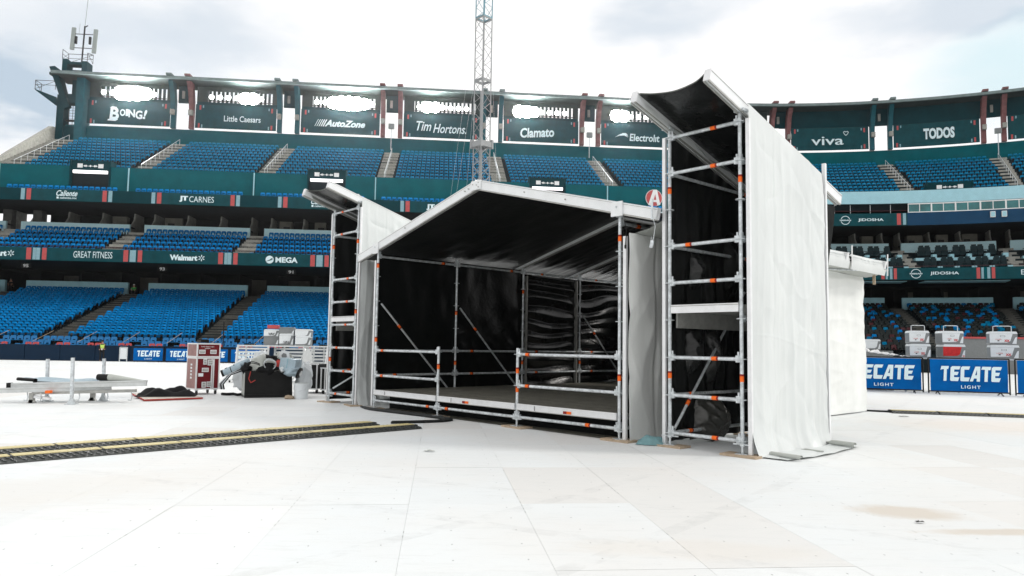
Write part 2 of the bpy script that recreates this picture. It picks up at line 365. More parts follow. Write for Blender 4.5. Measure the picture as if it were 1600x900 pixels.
# ------------------------------------------------------------------ plan curve of the stand
AL = math.atan(.098)
T0 = np.array([math.cos(AL), math.sin(AL)]); N0 = np.array([math.sin(AL), -math.cos(AL)])
P0 = np.array([23.9, 93.8]); RR = 66.; CC = P0+RR*N0
def head(s): return AL if s < 0 else AL - s/RR
def pos(s, d, h=0):
    if s < 0: p = P0+s*T0+d*N0
    else:
        a = AL-s/RR; p = CC-(RR-d)*np.array([math.sin(a), -math.cos(a)])
    return (float(p[0]), float(p[1]), h)
def srange(s0, s1, step=2.0):
    r = [s0]
    if s1 > 0:
        a = max(s0, 0)
        if s0 < 0: r.append(0)
        n = max(1, int(math.ceil((s1-a)/step)))
        r += [a+(s1-a)*i/n for i in range(1, n+1)]
    else: r.append(s1)
    return r
def sweep(mb, prof, s0, s1, k, closed=True):
    ss = srange(s0, s1); n = len(prof); vs = [pos(s, d, h) for s in ss for d, h in prof]; fs = []
    for i in range(len(ss)-1):
        for j in range(n if closed else n-1): fs.append((i*n+j, i*n+(j+1) % n, (i+1)*n+(j+1) % n, (i+1)*n+j))
    if closed: fs += [tuple(range(n)), tuple((len(ss)-1)*n+j for j in range(n-1, -1, -1))]
    mb.add(vs, fs, k)
def rect(mb, s0, s1, d0, d1, h0, h1, k): sweep(mb, [(d0, h0), (d1, h0), (d1, h1), (d0, h1)], s0, s1, k)
def gz(y): return -.0133*max(0, y-28)

# ------------------------------------------------------------------ ground and floor covering
mb = MB(); ys = [-60, 0, 28, 40, 60, 75, 120, 400, 1500]
mb.grid(lambda u, v: ((u-.5)*2400, 0, 0), 1, 1, 'concrete')
mb = MB(); vs = []; fs = []
for y in ys:
    z = gz(min(y, 75)) - .03 - (0 if y < 75 else .0)
    vs += [(-1500, y, z), (1500, y, z)]
for i in range(len(ys)-1): fs.append((2*i, 2*i+1, 2*i+3, 2*i+2))
mb.add(vs, fs, 'concrete'); mb.build('ground', kind='structure')
floor = bpy.data.objects.new('floor', None); COL.objects.link(floor); floor['kind'] = 'structure'
FA = R(5.6); fx = Vector((math.cos(FA), math.sin(FA), 0)); fy = Vector((-math.sin(FA), math.cos(FA), 0)); F0 = Vector((-.64, 4.35, 0))
PW, PL = .925, 1.83
mbp = MB(); g_ = .0005
b_ = .0007
mbp.add([(g_, g_, -b_), (PW-g_, g_, -b_), (PW-g_, PL-g_, -b_), (g_, PL-g_, -b_), (g_+b_, g_+b_, 0), (PW-g_-b_, g_+b_, 0), (PW-g_-b_, PL-g_-b_, 0), (g_+b_, PL-g_-b_, 0)],
        [(4, 5, 6, 7), (0, 1, 5, 4), (1, 2, 6, 5), (2, 3, 7, 6), (3, 0, 4, 7)], 'floor')
pm = None; far = MB(); near_n = 0; cand = []
for i in range(-58, 60):
    for j in range(-8, 34):
        off = 0
        c = F0 + fx*(i*PW) + fy*(j*PL+off)
        mid = c + fx*PW/2 + fy*PL/2
        if mid.y > 56 or mid.y < -6: continue
        dist = mid.length
        vis = mid.y > 2.0 and abs(mid.x) < mid.y*.72+1.6
        cand.append((0 if vis else 1, dist, c, mid))
cand.sort(key=lambda q: (q[0], q[1]))
rnd = random.Random(3)
for n_, (vflag, dist, c, mid) in enumerate(cand):
    z = .0 + rnd.uniform(-.0006, .0006)
    if n_ < 290:
        if pm is None: o = mbp.build('floor_panel', floor); pm = o
        else: o = share(pm, 'floor_panel', floor)
        o.location = (c.x, c.y, z); o.rotation_euler = (0, 0, FA)
        o.rotation_euler.x = rnd.uniform(-.0006, .0006)
    else:
        pts = [c+fx*g_+fy*g_, c+fx*(PW-g_)+fy*g_, c+fx*(PW-g_)+fy*(PL-g_), c+fx*g_+fy*(PL-g_)]
        far.add([(p.x, p.y, gz(p.y)+z) for p in pts], [(0, 1, 2, 3)], 'floor')
far.build('far_floor_panels', floor, kind='stuff')
# far strip between the last panels and the wall, and grit under the panels
mb = MB(); mb.add([(-120, 52, gz(52)-.008), (120, 52, gz(52)-.008), (120, 62, gz(62)-.008), (-120, 62, gz(62)-.008)], [(0, 1, 2, 3)], 'floor'); mb.build('floor_edge_strip', floor)
mb = MB(); mb.add([(-80, -20, -.0085), (80, -20, -.0085), (80, 28, -.0085), (-80, 28, -.0085), (-80, 53, gz(53)-.0085), (80, 53, gz(53)-.0085)], [(0, 1, 2, 3), (3, 2, 5, 4)], 'tarp_grey'); mb.build('floor_underlay', floor)
# small litter on the floor
for (x, y, r, k, lab, nm) in [(-.98, 9.15, .06, 'tarp_grey', 'small crumpled grey scrap on the white floor in front of the stage', 'scrap'), (3.86*2.05, 15.0, .09, 'black', 'small black scrap on the floor right of the white wall of the stage', 'scrap'), (3.15, 5.78, .03, 'black', 'small dark chip on the floor beside the sand stain', 'scrap')]:
    mb = MB(); mb.grid(lambda u, v: (r*(u-.5)*2.2+.01*noise.noise(Vector((u*5, v*5, 1))), r*(v-.5), .012+.018*abs(noise.noise(Vector((u*4, v*4, x))))), 5, 4, k)
    o = mb.build(nm, loc=(x, y, 0)); tag(o, lab, 'litter')

# ------------------------------------------------------------------ seats
def seat_mb(back='seat_blue', w=.45, hb=.42, tilt=.06, pan=True, notch=.32, nw=.38):
    m_ = MB(); hw = w/2
    o = [(-hw, .38), (-hw, .38+hb*.72), (-hw*.72, .38+hb), (hw*.72, .38+hb), (hw, .38+hb*.72), (hw, .38), (hw*(nw+.1), .38), (hw*nw, .38+hb*notch), (-hw*nw, .38+hb*notch), (-hw*(nw+.1), .38)]
    def pt(x, z, y): return (x, .19+y+(z-.38)*tilt/.4 + .9*x*x*-.35, z)
    f_ = [pt(x, z, 0) for x, z in o]; b2 = [pt(x, z, .035) for x, z in o]; n = len(o)
    m_.add(f_+b2, [(1, 2, 3, 4, 7, 8), (0, 1, 8, 9), (4, 5, 6, 7), (n+1, n+8, n+7, n+4, n+3, n+2), (n, n+9, n+8, n+1), (n+4, n+7, n+6, n+5)] + [(i, n+i, n+(i+1) % n, (i+1) % n) for i in range(n)], back)
    if pan: m_.add([(-hw*.92, -.2, .40), (hw*.92, -.2, .40), (hw*.92, .19, .37), (-hw*.92, .19, .37), (-hw*.92, -.2, .35), (hw*.92, -.2, .35), (hw*.92, .19, .33), (-hw*.92, .19, .33)],
           [(0, 1, 2, 3), (7, 6, 5, 4), (0, 4, 5, 1), (1, 5, 6, 2), (3, 7, 4, 0)], back)
    m_.box(-hw*.7, -hw*.5, -.05, .2, 0, .34, 'bracket'); m_.box(hw*.5, hw*.7, -.05, .2, 0, .34, 'bracket')
    return m_
def batch(name, base, inst, parent=None, label=None, cat=None):
    bv = np.array(base.v); nv = len(bv); vv = []; ff = []; mm = []
    for i, (x, y, z, a) in enumerate(inst):
        c, s_ = math.cos(a), math.sin(a)
        q = np.empty_like(bv); q[:, 0] = bv[:, 0]*c-bv[:, 1]*s_+x; q[:, 1] = bv[:, 0]*s_+bv[:, 1]*c+y; q[:, 2] = bv[:, 2]+z
        vv.append(q)
    V = np.concatenate(vv); me = bpy.data.meshes.new(name)
    lens = np.array([len(f) for f in base.f]); idx = np.concatenate([np.array(f) for f in base.f]); n = len(inst)
    me.vertices.add(len(V)); me.vertices.foreach_set('co', V.astype(np.float32).ravel())
    L = np.concatenate([idx+nv*i for i in range(n)]).astype(np.int32); TL_ = np.tile(lens, n); st = np.concatenate([[0], np.cumsum(TL_)[:-1]]).astype(np.int32)
    me.loops.add(len(L)); me.loops.foreach_set('vertex_index', L); me.polygons.add(len(TL_)); me.polygons.foreach_set('loop_start', st)
    me.polygons.foreach_set('material_index', np.tile(np.array(base.m, dtype=np.int32), n))
    for k in base.mats: me.materials.append(M[k])
    me.update(calc_edges=True); me.validate()
    o = bpy.data.objects.new(name, me); COL.objects.link(o); o['kind'] = 'stuff'
    if parent: o.parent = parent
    if label: o['label'] = label; o['category'] = cat
    return o
AIS = [22.7-12.4*k for k in range(-2, 10)]
def near_aisle(s, hw, shift=0): return any(abs(s-(a+shift)) < hw for a in AIS)

# ------------------------------------------------------------------ the stand
ST = thing('stadium_stand', 'long three-tier stadium grandstand with dark green parapets and a cantilever roof', 'grandstand', (0, 0, 0))
SL, SR = -97, 62           # extent of the lower decks
UL = -77.6                 # left end of the upper deck
XR = 8                     # where the right-hand arrangement starts
# lower terrace
LR, LD, LH = 20, .86, .255
prof = [(9.0-3, -1)]; 
def steps(n, d0, h0, dd, dh, base):
    """stepped profile from the front row (d0,h0) back and up"""
    p = [(d0+dd/2, base)]
    for i in range(n):
        d = d0-i*dd; h = h0+i*dh
        p += [(d+dd/2, h), (d-dd/2, h)]
    p.append((d0-(n-1)*dd-dd/2, base)); return p
mb = MB(); sweep(mb, steps(LR, 25.6, 1.13, LD, LH, -1.5), SL, SR, 'terrace'); mb.build('lower_terrace', ST)
mb = MB(); sweep(mb, steps(3, 28.4, .15, .9, .32, -1.5), SL, 12, 'terrace'); mb.build('box_terrace', ST)
mb = MB(); rect(mb, SL, 9, 29.7, 30.05, -1, .83, 'navy'); w0 = mb.build('field_wall', ST)
mb = MB()
for s in np.arange(SL+1, 9, 2.6): rect(mb, s, s+2.56, 30.053, 30.12, -.36, .80, 'navy')
mb.build('wall_padding', ST, kind='stuff')
mb = MB(); rect(mb, 23.0, SR, 25.9, 26.3, -1, 2.55, 'cooler_grey'); rect(mb, 23.0, SR, 25.85, 26.42, 2.553, 2.72, 'red_stripe'); mb.build('dugout_wall', ST)
mb = MB(); rect(mb, SL, 9, 26.2, 26.24, 1.66, 1.70, 'black'); rect(mb, SL, 9, 26.2, 26.24, 1.35, 1.38, 'black')
mb.build('front_rail', ST)
# back wall of lower terrace
for k in range(len(AIS)):
    a = AIS[k]-1.0; nx = a-12.4
    if nx+1.1 < SL: continue
    mb = MB(); rect(mb, nx+1.05, a-1.05, 8.1, 8.45, 5.8, 7.4, 'pale_blue'); mb.build('low_wall', ST)
# concourse behind lower terrace: back wall, ceiling
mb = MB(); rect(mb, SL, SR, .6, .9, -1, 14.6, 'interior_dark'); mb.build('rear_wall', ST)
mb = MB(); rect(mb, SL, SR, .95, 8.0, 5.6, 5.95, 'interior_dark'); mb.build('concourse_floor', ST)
rd = random.Random(11)
mb = MB(); mb2 = MB()
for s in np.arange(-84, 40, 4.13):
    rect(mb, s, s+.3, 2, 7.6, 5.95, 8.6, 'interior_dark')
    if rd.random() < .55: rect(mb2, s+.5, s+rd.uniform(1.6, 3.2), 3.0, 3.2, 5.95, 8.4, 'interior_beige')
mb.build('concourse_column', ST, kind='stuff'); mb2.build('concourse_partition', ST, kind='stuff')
# middle terrace
MR, MD, MH = 6, 1.38, .61
mb = MB(); p = [(18.0, 8.62)]
for i in range(MR):
    d = 17.1-i*MD; h = 9.2+i*MH; p += [(d+MD/2, h), (d-MD/2, h)]
p += [(4, 12.25), (4, 8.9), (10, 8.62)]
sweep(mb, p, SL, SR, 'terrace'); mb.build('middle_terrace', ST)
mb = MB(); rect(mb, SL, SR, 17.85, 18.0, 8.61, 9.82, 'green'); mb.build('middle_parapet', ST)
mb = MB(); rect(mb, SL, SR, 17.75, 17.79, 10.0, 10.04, 'seat_maroon'); mb.build('middle_rail', ST)
for k in range(len(AIS)):
    a = AIS[k]-1.0; nx = a-12.4
    if nx+1.1 < SL: continue
    mb = MB(); rect(mb, nx+.75, a-.75, 9.3, 9.6, 12.3, 13.5, 'pale_wall'); rect(mb, nx+.75, a-.75, 8.2, 9.297, 13.2, 13.3, 'interior_dark'); mb.build('low_wall', ST)
# suites behind the middle terrace
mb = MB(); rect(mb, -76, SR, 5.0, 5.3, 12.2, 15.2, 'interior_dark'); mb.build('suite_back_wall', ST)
cnt = 0
for k in range(len(AIS)):
    a = AIS[k]-1.0
    for j, off in enumerate((1.0, 4.5, 8.0, 11.3)):
        s = a-12.4+off
        if s < -90 or s > 45: continue
        mb = MB(); sweep(mb, [(9.25, 12.6), (9.25, 13.35), (8.3, 13.75), (7.8, 14.3), (7.7, 15.0), (5.35, 15.0), (5.35, 12.6)], s, s+.15, 'partition'); mb.build('partition_wall', ST)
        cnt += 1
        if rd.random() < .75 and s > -74 and j < 3:
            x0 = s+rd.uniform(.3, 1.2); x1 = x0+rd.uniform(1.2, 2.0); mb = MB(); rect(mb, x0, x1, 5.9+rd.random(), 7.2, 12.3, 14.7, 'interior_beige'); mb.build('suite_wall', ST)
            if rd.random() < .6:
                mb = MB(); sc_ = rd.uniform(.1, .5); rect(mb, x0+sc_, x0+sc_+.7, 7.25, 7.3, 13.5, 14.1, 'black_gloss'); mb.build('screen', ST)
# upper slab and fascia
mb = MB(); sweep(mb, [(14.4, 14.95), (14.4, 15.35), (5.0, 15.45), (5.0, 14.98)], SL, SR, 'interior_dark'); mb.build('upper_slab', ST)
mb = MB(); rect(mb, SL, XR, 14.45, 14.6, 14.9, 16.1, 'green_dark'); mb.build('upper_parapet', ST)
mb = MB(); rect(mb, UL, XR, 13.35, 14.4, 15.36, 15.46, 'terrace'); rect(mb, UL, XR, 13.32, 13.9, 15.463, 15.86, 'terrace'); mb.build('balcony_step', ST)
VOM = [(-70.3, -66.6), (-46.8, -43.1), (-23.5, -19.8), (1.2, 4.9)]
seg = []; c0 = UL
for a, b in VOM: seg.append((c0, a)); c0 = b
seg.append((c0, XR))
for a, b in seg:
    mb = MB(); rect(mb, a, b, 13.0, 13.3, 15.4, 18.75, 'green'); mb.build('balcony_wall', ST)
# upper terrace
UR, UD, UH = 10, 1.18, .62
mb = MB(); p = [(13.0, 16.6)]
for i in range(UR):
    d = 12.4-i*UD; h = 18.5+i*UH; p += [(d+UD/2, h), (d-UD/2, h)]
p += [(0.9, 24.1), (0.5, 24.1), (.5, 22.4)]
sweep(mb, p, UL, SR, 'terrace'); mb.build('upper_terrace', ST)
# vomitories
for i, (a, b) in enumerate(VOM+[(25.3, 29.5)]):
    v = thing('vomitory', ['entrance opening in the upper green wall at the far left end', 'entrance opening in the upper green wall above the small left tower', 'entrance opening in the upper wall just right of the lattice mast', 'entrance opening in the upper wall hidden behind the tall tower', 'entrance opening in the upper seats above the pale blue band'][i], 'stadium entrance', pos((a+b)/2, 13.0, 15.4), head((a+b)/2), 'entrances of the upper tier')
    hw = (b-a)/2; zt = 3.0 if i < 4 else 3.2
    mb = MB(); mb.box(-hw-.12, -hw, -.45, 3.4, 0 if i < 4 else 2.9, zt+1.0, 'green_dark'); mb.box(hw, hw+.12, -.45, 3.4, 0 if i < 4 else 2.9, zt+1.0, 'green_dark'); mb.build('side_wall', v)
    mb = MB(); mb.box(-hw+.003, hw-.003, -.36, -.2, zt-.05, zt+.93, 'green_dark'); mb.build('sign_board', v)
    mb = MB(); mb.box(-hw+.2, hw-.2, -.42, -.2, zt-.35, zt-.06, 'tube_light' if i < 4 else 'green_dark'); mb.build('light_bar', v)
    mb = MB(); mb.box(-hw+.003, hw-.003, 3.2, 3.35, .05, zt-.1, 'interior_dark'); mb.box(-hw+.003, hw-.003, .0, 3.2, zt-.1, zt-.06, 'interior_dark'); mb.build('tunnel', v)
    mb = MB()
    mb.box(-1.25, -.75, -.39, -.37, zt+.2, zt+.62, 'white'); mb.box(.75, 1.25, -.39, -.37, zt+.2, zt+.62, 'white')
    mb.box(-.5, .5, -.385, -.37, zt+.36, zt+.40, 'white')
    for x in (-.42, 0, .42):
        mb.add([(x-.13, -.386, zt+.38), (x, -.386, zt+.52), (x+.13, -.386, zt+.38), (x, -.386, zt+.26)], [(0, 1, 2, 3)], 'white')
    mb.add([(-.7, -.386, zt+.38), (-.52, -.386, zt+.5), (-.52, -.386, zt+.28)], [(0, 1, 2)], 'white'); mb.add([(.7, -.386, zt+.38), (.52, -.386, zt+.5), (.52, -.386, zt+.28)], [(0, 1, 2)], 'white')
    mb.build('wayfinding_print', v)
# aisles
def aisle(d0, h0, dd, dh, n, s, w0_, w1_, lift=.02, k='concrete'):
    m_ = MB()
    for i in range(n):
        for j in (0, 1):
            d = d0-(i+j*.5)*dd; h = h0+i*dh+(dh*.5 if j else 0)
            f_ = (i+j*.5)/n; hw = (w1_+(w0_-w1_)*f_)/2
            rect(m_, s-hw, s+hw, d-dd*0+dd/2-dd*.5, d+dd/2, h-.35, h+lift, k)
    return m_
rl = None
for a in AIS:
    if a > 50: continue
    if a > UL+.5:
        aisle(12.4, 18.5, UD, UH, UR, a+.2, 1.8, 1.6).build('stair', ST)
        mb = MB()
        for i in range(0, UR, 1):
            d = 12.4-i*UD; h = 18.5+i*UH
            p_, q_ = pos(a+.2, d, h+.02), pos(a+.2, d, h+.9); mb.tube(p_, q_, .025, 'galv', 5)
        mb.tube(pos(a+.2, 12.4, 19.4), pos(a+.2, 12.4-9*UD, 18.5+9*UH+.9), .025, 'galv', 5)
        mb.build('handrail', ST)
    aisle(17.1, 9.2, MD, MH, MR, a-1+.2, 1.5, 2.0).build('stair', ST)
    aisle(25.6, 1.13, LD, LH, LR, a-1.0, 2.0, 1.6, k='concrete_dark').build('stair', ST)  # shadow of the seat ends put into the darker concrete of these aisles
# thin downpipes on the balcony wall
mb = MB()
for a in AIS:
    if UL < a < XR: mb.box(-.05, .05, -.05, .05, 0, 3.2, 'pale_blue', Matrix.Translation(pos(a-.6, 13.4, 15.5)) @ Matrix.Rotation(head(a), 4, 'Z'))
mb.build('downpipe', ST, kind='stuff')
# back wall band above the last row and the roof carried on paired columns
mb = MB(); rect(mb, UL-.9, SR, .0, .35, 23.6, 26.6, 'green'); mb.build('upper_back_wall', ST)
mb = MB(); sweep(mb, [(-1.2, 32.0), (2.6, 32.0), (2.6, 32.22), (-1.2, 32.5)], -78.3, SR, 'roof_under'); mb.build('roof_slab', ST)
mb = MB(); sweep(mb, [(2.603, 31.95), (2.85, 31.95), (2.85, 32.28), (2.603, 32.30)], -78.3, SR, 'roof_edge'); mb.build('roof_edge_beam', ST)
mb = MB(); rect(mb, 10.4, SR, .0, .3, 29.85, 31.99, 'green_dark'); mb.build('upper_wall_panel', ST)
reds = {-63.1, }
def column(s, k):
    m_ = MB(); sweep(m_, [(.36, 26.61), (.9, 26.61), (.85, 28.3), (1.15, 29.6), (1.5, 30.8), (2.3, 31.94), (1.0, 31.97), (.36, 30.0)], s-.26, s+.26, k); o = m_.build('roof_column', ST)
    m_ = MB(); rect(m_, s-.32, s+.32, 1.9, 2.95, 32.36, 32.6, 'column_red' if k == 'column_red' else 'roof_edge'); m_.build('column_cap', o)
    m_ = MB(); rect(m_, s-.2, s+.25, .96, 1.4, 28.15, 28.75, 'concrete'); m_.build('junction_box', o)
for i, a in enumerate(AIS):
    if a < -74 or a > 50: continue
    if abs(a-22.7) < .1: ks = ('column_blue', 'column_blue')
    elif a > 9: ks = ('column_red', 'column_red')
    elif abs(a+64.1) < .5: ks = ('column_blue', 'column_red')
    elif abs(a+51.7) < .5: ks = ('column_blue', 'column_blue')
    elif abs(a+39.3) < .5: ks = ('column_red', 'column_red')
    elif abs(a+26.9) < .5: ks = ('column_blue', 'column_blue')
    else: ks = ('column_red', 'column_red')
    column(a-1.05, ks[0]); column(a+1.05, ks[1])
    mb = MB(); rect(mb, a-.72, a+.72, .02, .3, 29.9, 31.98, 'green_dark'); rect(mb, a-.25, a+.05, .303, .5, 30.4, 31.3, 'concrete'); mb.build('gap_panel', ST)
# bays: louvred openings with floodlights on the left, banners everywhere
BAYS = [(-76.5, 'BOING!'), (-64.1, 'Little Caesars'), (-51.7, 'AutoZone'), (-39.3, 'Tim Hortons'), (-26.9, 'Clamato'), (-14.5, 'Electrolit'), (-2.1, None), (10.3, 'viva'), (22.7, 'TODOS'), (35.1, None)]
for a, name in BAYS:
    s0, s1 = a+1.45, a+12.4-1.45
    if name == 'BOING!': s0 = -75.0
    if a < 9:
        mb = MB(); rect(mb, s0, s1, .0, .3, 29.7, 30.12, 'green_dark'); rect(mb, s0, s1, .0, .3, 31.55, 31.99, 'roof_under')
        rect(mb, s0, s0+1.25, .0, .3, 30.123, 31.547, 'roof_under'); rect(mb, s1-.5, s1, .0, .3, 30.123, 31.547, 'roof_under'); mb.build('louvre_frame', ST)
        mb = MB(); s = s0+1.35
        while s < s1-.55:
            rect(mb, s, s+.26, .05, .25, 30.123, 31.547, 'roof_under'); s += .5
        mb.build('louvre_slats', ST, kind='stuff')
    # gap under the banner shows the sky; banner hangs just in front
    cs = (s0+s1)/2; hw = (s1-s0)/2
    lab = {'BOING!': 'dark green banner reading BOING! under the roof at the far left', 'Little Caesars': 'dark green banner reading Little Caesars under the roof', 'AutoZone': 'dark green banner reading AutoZone under the roof',
           'Tim Hortons': 'dark green banner reading Tim Hortons left of the lattice mast', 'Clamato': 'dark green banner reading Clamato right of the lattice mast', 'Electrolit': 'dark green banner reading Electrolit beside the tall tower roof',
           'viva': 'dark green banner reading viva with a heart right of the white tower', 'TODOS': 'dark green banner reading TODOS at the right under the roof'}.get(name, 'plain dark green banner behind the top of the tall tower' if a < 0 else 'dark green banner under the roof past the right picture edge')
    bn = thing('banner', lab, 'banner', pos(cs, .62, 26.78), head(cs), 'banners under the stadium roof')
    mb = MB()
    def bf(u, v, cs=cs, hw=hw):
        q = pos(cs+(u-.5)*2*hw, .62, 0); lp = (Vector((q[0], q[1], 0))-Vector(pos(cs, .62, 0))); ca, sa = math.cos(-head(cs)), math.sin(-head(cs))
        x_, y_ = lp.x*ca-lp.y*sa, lp.x*sa+lp.y*ca
        return (x_, y_+.02*noise.noise(Vector((u*9, v*3, cs))), 2.93*v)
    mb.grid(bf, 24, 6, 'banner'); mb.build('panel', bn)
    mb = MB()
    for (x, z) in ((-hw+.55, 2.25), (hw-.55, .1), (hw-.55, 2.2), (-hw+.45, .05)):
        dx = .35 if x < 0 else -.35
        yy = bf(.5+x/(2*hw), .5)[1]-.03
        mb.box(x-.1, x+.1, yy-.004, yy, z, z+.55, 'red_stripe'); mb.box(x+dx-.07, x+dx+.07, yy-.004, yy, z+(.25 if z > 1 else 0), z+(.55 if z > 1 else .4), 'pale_stripe')
    mb.build('corner_stripes', bn, kind='stuff')
    if name == 'BOING!':
        for ch, x, z, wd, ht, ry in (('B', -1.62, 1.35, 1.05, 1.5, .06), ('O', -.72, 1.48, .62, .85, .02), ('I', -.22, 1.5, .3, .85, 0), ('N', .32, 1.42, .75, .95, -.04), ('G', 1.15, 1.28, .8, 1.05, .0), ('!', 1.85, 1.35, .3, 1.15, .25)):
            put_text(bn, ch, x, z, wd, ht, y=-.05, bold=.035, ry=ry)
        mb = MB(); mb.add([(-2.35, -.055, .62), (-1.3, -.055, .80), (-1.2, -.055, .60), (-1.5, -.055, .42), (-2.4, -.055, .45)], [(0, 1, 2, 3, 4)], 'print_white'); mb.add([(-2.2, -.055, 2.0), (-1.9, -.055, 2.2), (-1.4, -.055, 2.12), (-1.5, -.055, 1.95), (-2.0, -.055, 2.0)], [(0, 1, 2, 3, 4)], 'print_white'); mb.build('print_flourish', bn)
    elif name == 'Little Caesars': put_text(bn, 'Little Caesars', .75, 1.3, 4.3, .72, y=-.05, bold=.01)
    elif name == 'AutoZone':
        put_text(bn, 'AutoZone', .55, 1.28, 4.9, .85, y=-.05, shear=.35, bold=.04)
        mb = MB()
        for i in range(5): x = -3.1+i*.24; t_ = .07+.018*i; mb.add([(x, -.055, .85), (x+t_, -.055, .85), (x+t_+.42, -.055, 1.72), (x+.42, -.055, 1.72)], [(0, 1, 2, 3)], 'print_white')
        mb.build('speed_stripes', bn)
    elif name == 'Tim Hortons': put_text(bn, 'Tim', -2.25, 1.45, 1.85, 1.2, y=-.05, shear=.3, bold=.012); put_text(bn, 'Hortons.', .95, 1.22, 4.1, 1.15, y=-.05, shear=.3, bold=.012)
    elif name == 'Clamato': put_text(bn, 'Clamato', -.5, 1.25, 4.3, 1.25, y=-.05, shear=.15, bold=.03, ry=-.07)
    elif name == 'Electrolit':
        put_text(bn, 'Electrolıt', .9, 1.15, 3.9, .95, y=-.05, shear=.12, bold=.02)
        mb = MB()
        for j in range(3):
            pts = [(-3.0+j*.35, 1.05+.1*j), (-2.4+j*.2, 1.45+.1*j), (-1.7+j*.1, 1.5+.08*j), (-1.2, 1.1+.1*j), (-1.75+j*.1, 1.36+.08*j), (-2.4+j*.2, 1.32+.1*j)]
            mb.add([(x, -.055-.001*j, z) for x, z in pts], [tuple(range(6))], 'print_white')
        mb.build('print_swoosh', bn)
    elif name == 'viva':
        put_text(bn, 'viva', -.25, 1.2, 3.9, 1.1, y=-.17, bold=.01)
        mb = MB(); cx_, cz_ = 2.0, 2.15
        for i in range(12):
            t1, t2 = 2*math.pi*i/12, 2*math.pi*(i+1)/12
            hp = lambda t: (cx_+.27*(math.sin(t)**3)*1.1, -.17, cz_+.02*(13*math.cos(t)-5*math.cos(2*t)-2*math.cos(3*t)))
            mb.tube(hp(t1), hp(t2), .045, 'print_white', 4)
        mb.build('heart_print', bn)
    elif name == 'TODOS': put_text(bn, 'TODOS', .35, 1.5, 3.4, 1.4, y=-.17, bold=.05)
    # floodlights
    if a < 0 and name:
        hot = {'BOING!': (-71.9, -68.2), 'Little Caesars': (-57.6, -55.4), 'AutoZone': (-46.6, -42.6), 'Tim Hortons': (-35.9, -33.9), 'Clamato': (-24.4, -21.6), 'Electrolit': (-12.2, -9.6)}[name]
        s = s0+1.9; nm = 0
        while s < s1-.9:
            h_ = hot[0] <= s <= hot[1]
            rr_ = .50 if h_ else .27  # strong lamps drawn oversize, their glare put into the disc shape
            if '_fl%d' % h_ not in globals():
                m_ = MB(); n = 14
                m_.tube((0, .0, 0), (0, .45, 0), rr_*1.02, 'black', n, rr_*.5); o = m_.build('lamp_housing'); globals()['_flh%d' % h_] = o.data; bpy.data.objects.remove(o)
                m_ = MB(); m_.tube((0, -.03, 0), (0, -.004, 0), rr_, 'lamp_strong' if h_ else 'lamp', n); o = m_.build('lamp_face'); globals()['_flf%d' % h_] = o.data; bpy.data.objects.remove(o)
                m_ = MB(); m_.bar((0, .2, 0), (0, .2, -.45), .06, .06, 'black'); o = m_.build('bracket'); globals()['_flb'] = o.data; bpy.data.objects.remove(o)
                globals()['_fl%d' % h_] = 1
            f = thing('floodlight', ('floodlight enlarged to imitate its glare in the opening above the %s banner' if h_ else 'small lit round floodlight in the opening above the %s banner') % name, 'floodlight', pos(s, 1.0, 30.52), head(s), 'floodlights under the roof')
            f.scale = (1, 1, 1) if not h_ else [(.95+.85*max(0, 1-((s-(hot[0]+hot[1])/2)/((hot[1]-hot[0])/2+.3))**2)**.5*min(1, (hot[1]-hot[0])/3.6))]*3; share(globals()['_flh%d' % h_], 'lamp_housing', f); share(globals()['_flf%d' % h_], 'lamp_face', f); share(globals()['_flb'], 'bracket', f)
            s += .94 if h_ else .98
        mb = MB(); mb.tube(pos(s0+1.3, .9, 30.08), pos(s1-.4, .9, 30.08), .05, 'black', 5); mb.build('lamp_rail', ST)
# loudspeakers on poles in the column gaps
for s, lab in ((-39.3, 'small grey loudspeaker on a pole in the gap right of the AutoZone banner'), (-14.6, 'small grey loudspeaker on a pole in the gap right of the Clamato banner'), (35.5, 'small grey loudspeaker on a pole in the gap right of the TODOS banner')):
    sp_ = thing('loudspeaker', lab, 'loudspeaker', pos(s, .9, 25.0), head(s), 'loudspeakers in the roof gaps')
    mb = MB(); mb.tube((0, 0, 0), (0, 0, 2.8), .05, 'galv', 6); mb.build('pole', sp_)
    mb = MB(); mb.box(-.35, .35, -.3, .1, 2.6, 3.2, 'antenna'); mb.box(-.3, .3, -.32, -.303, 2.65, 3.15, 'cooler_grey'); mb.build('cabinet', sp_)

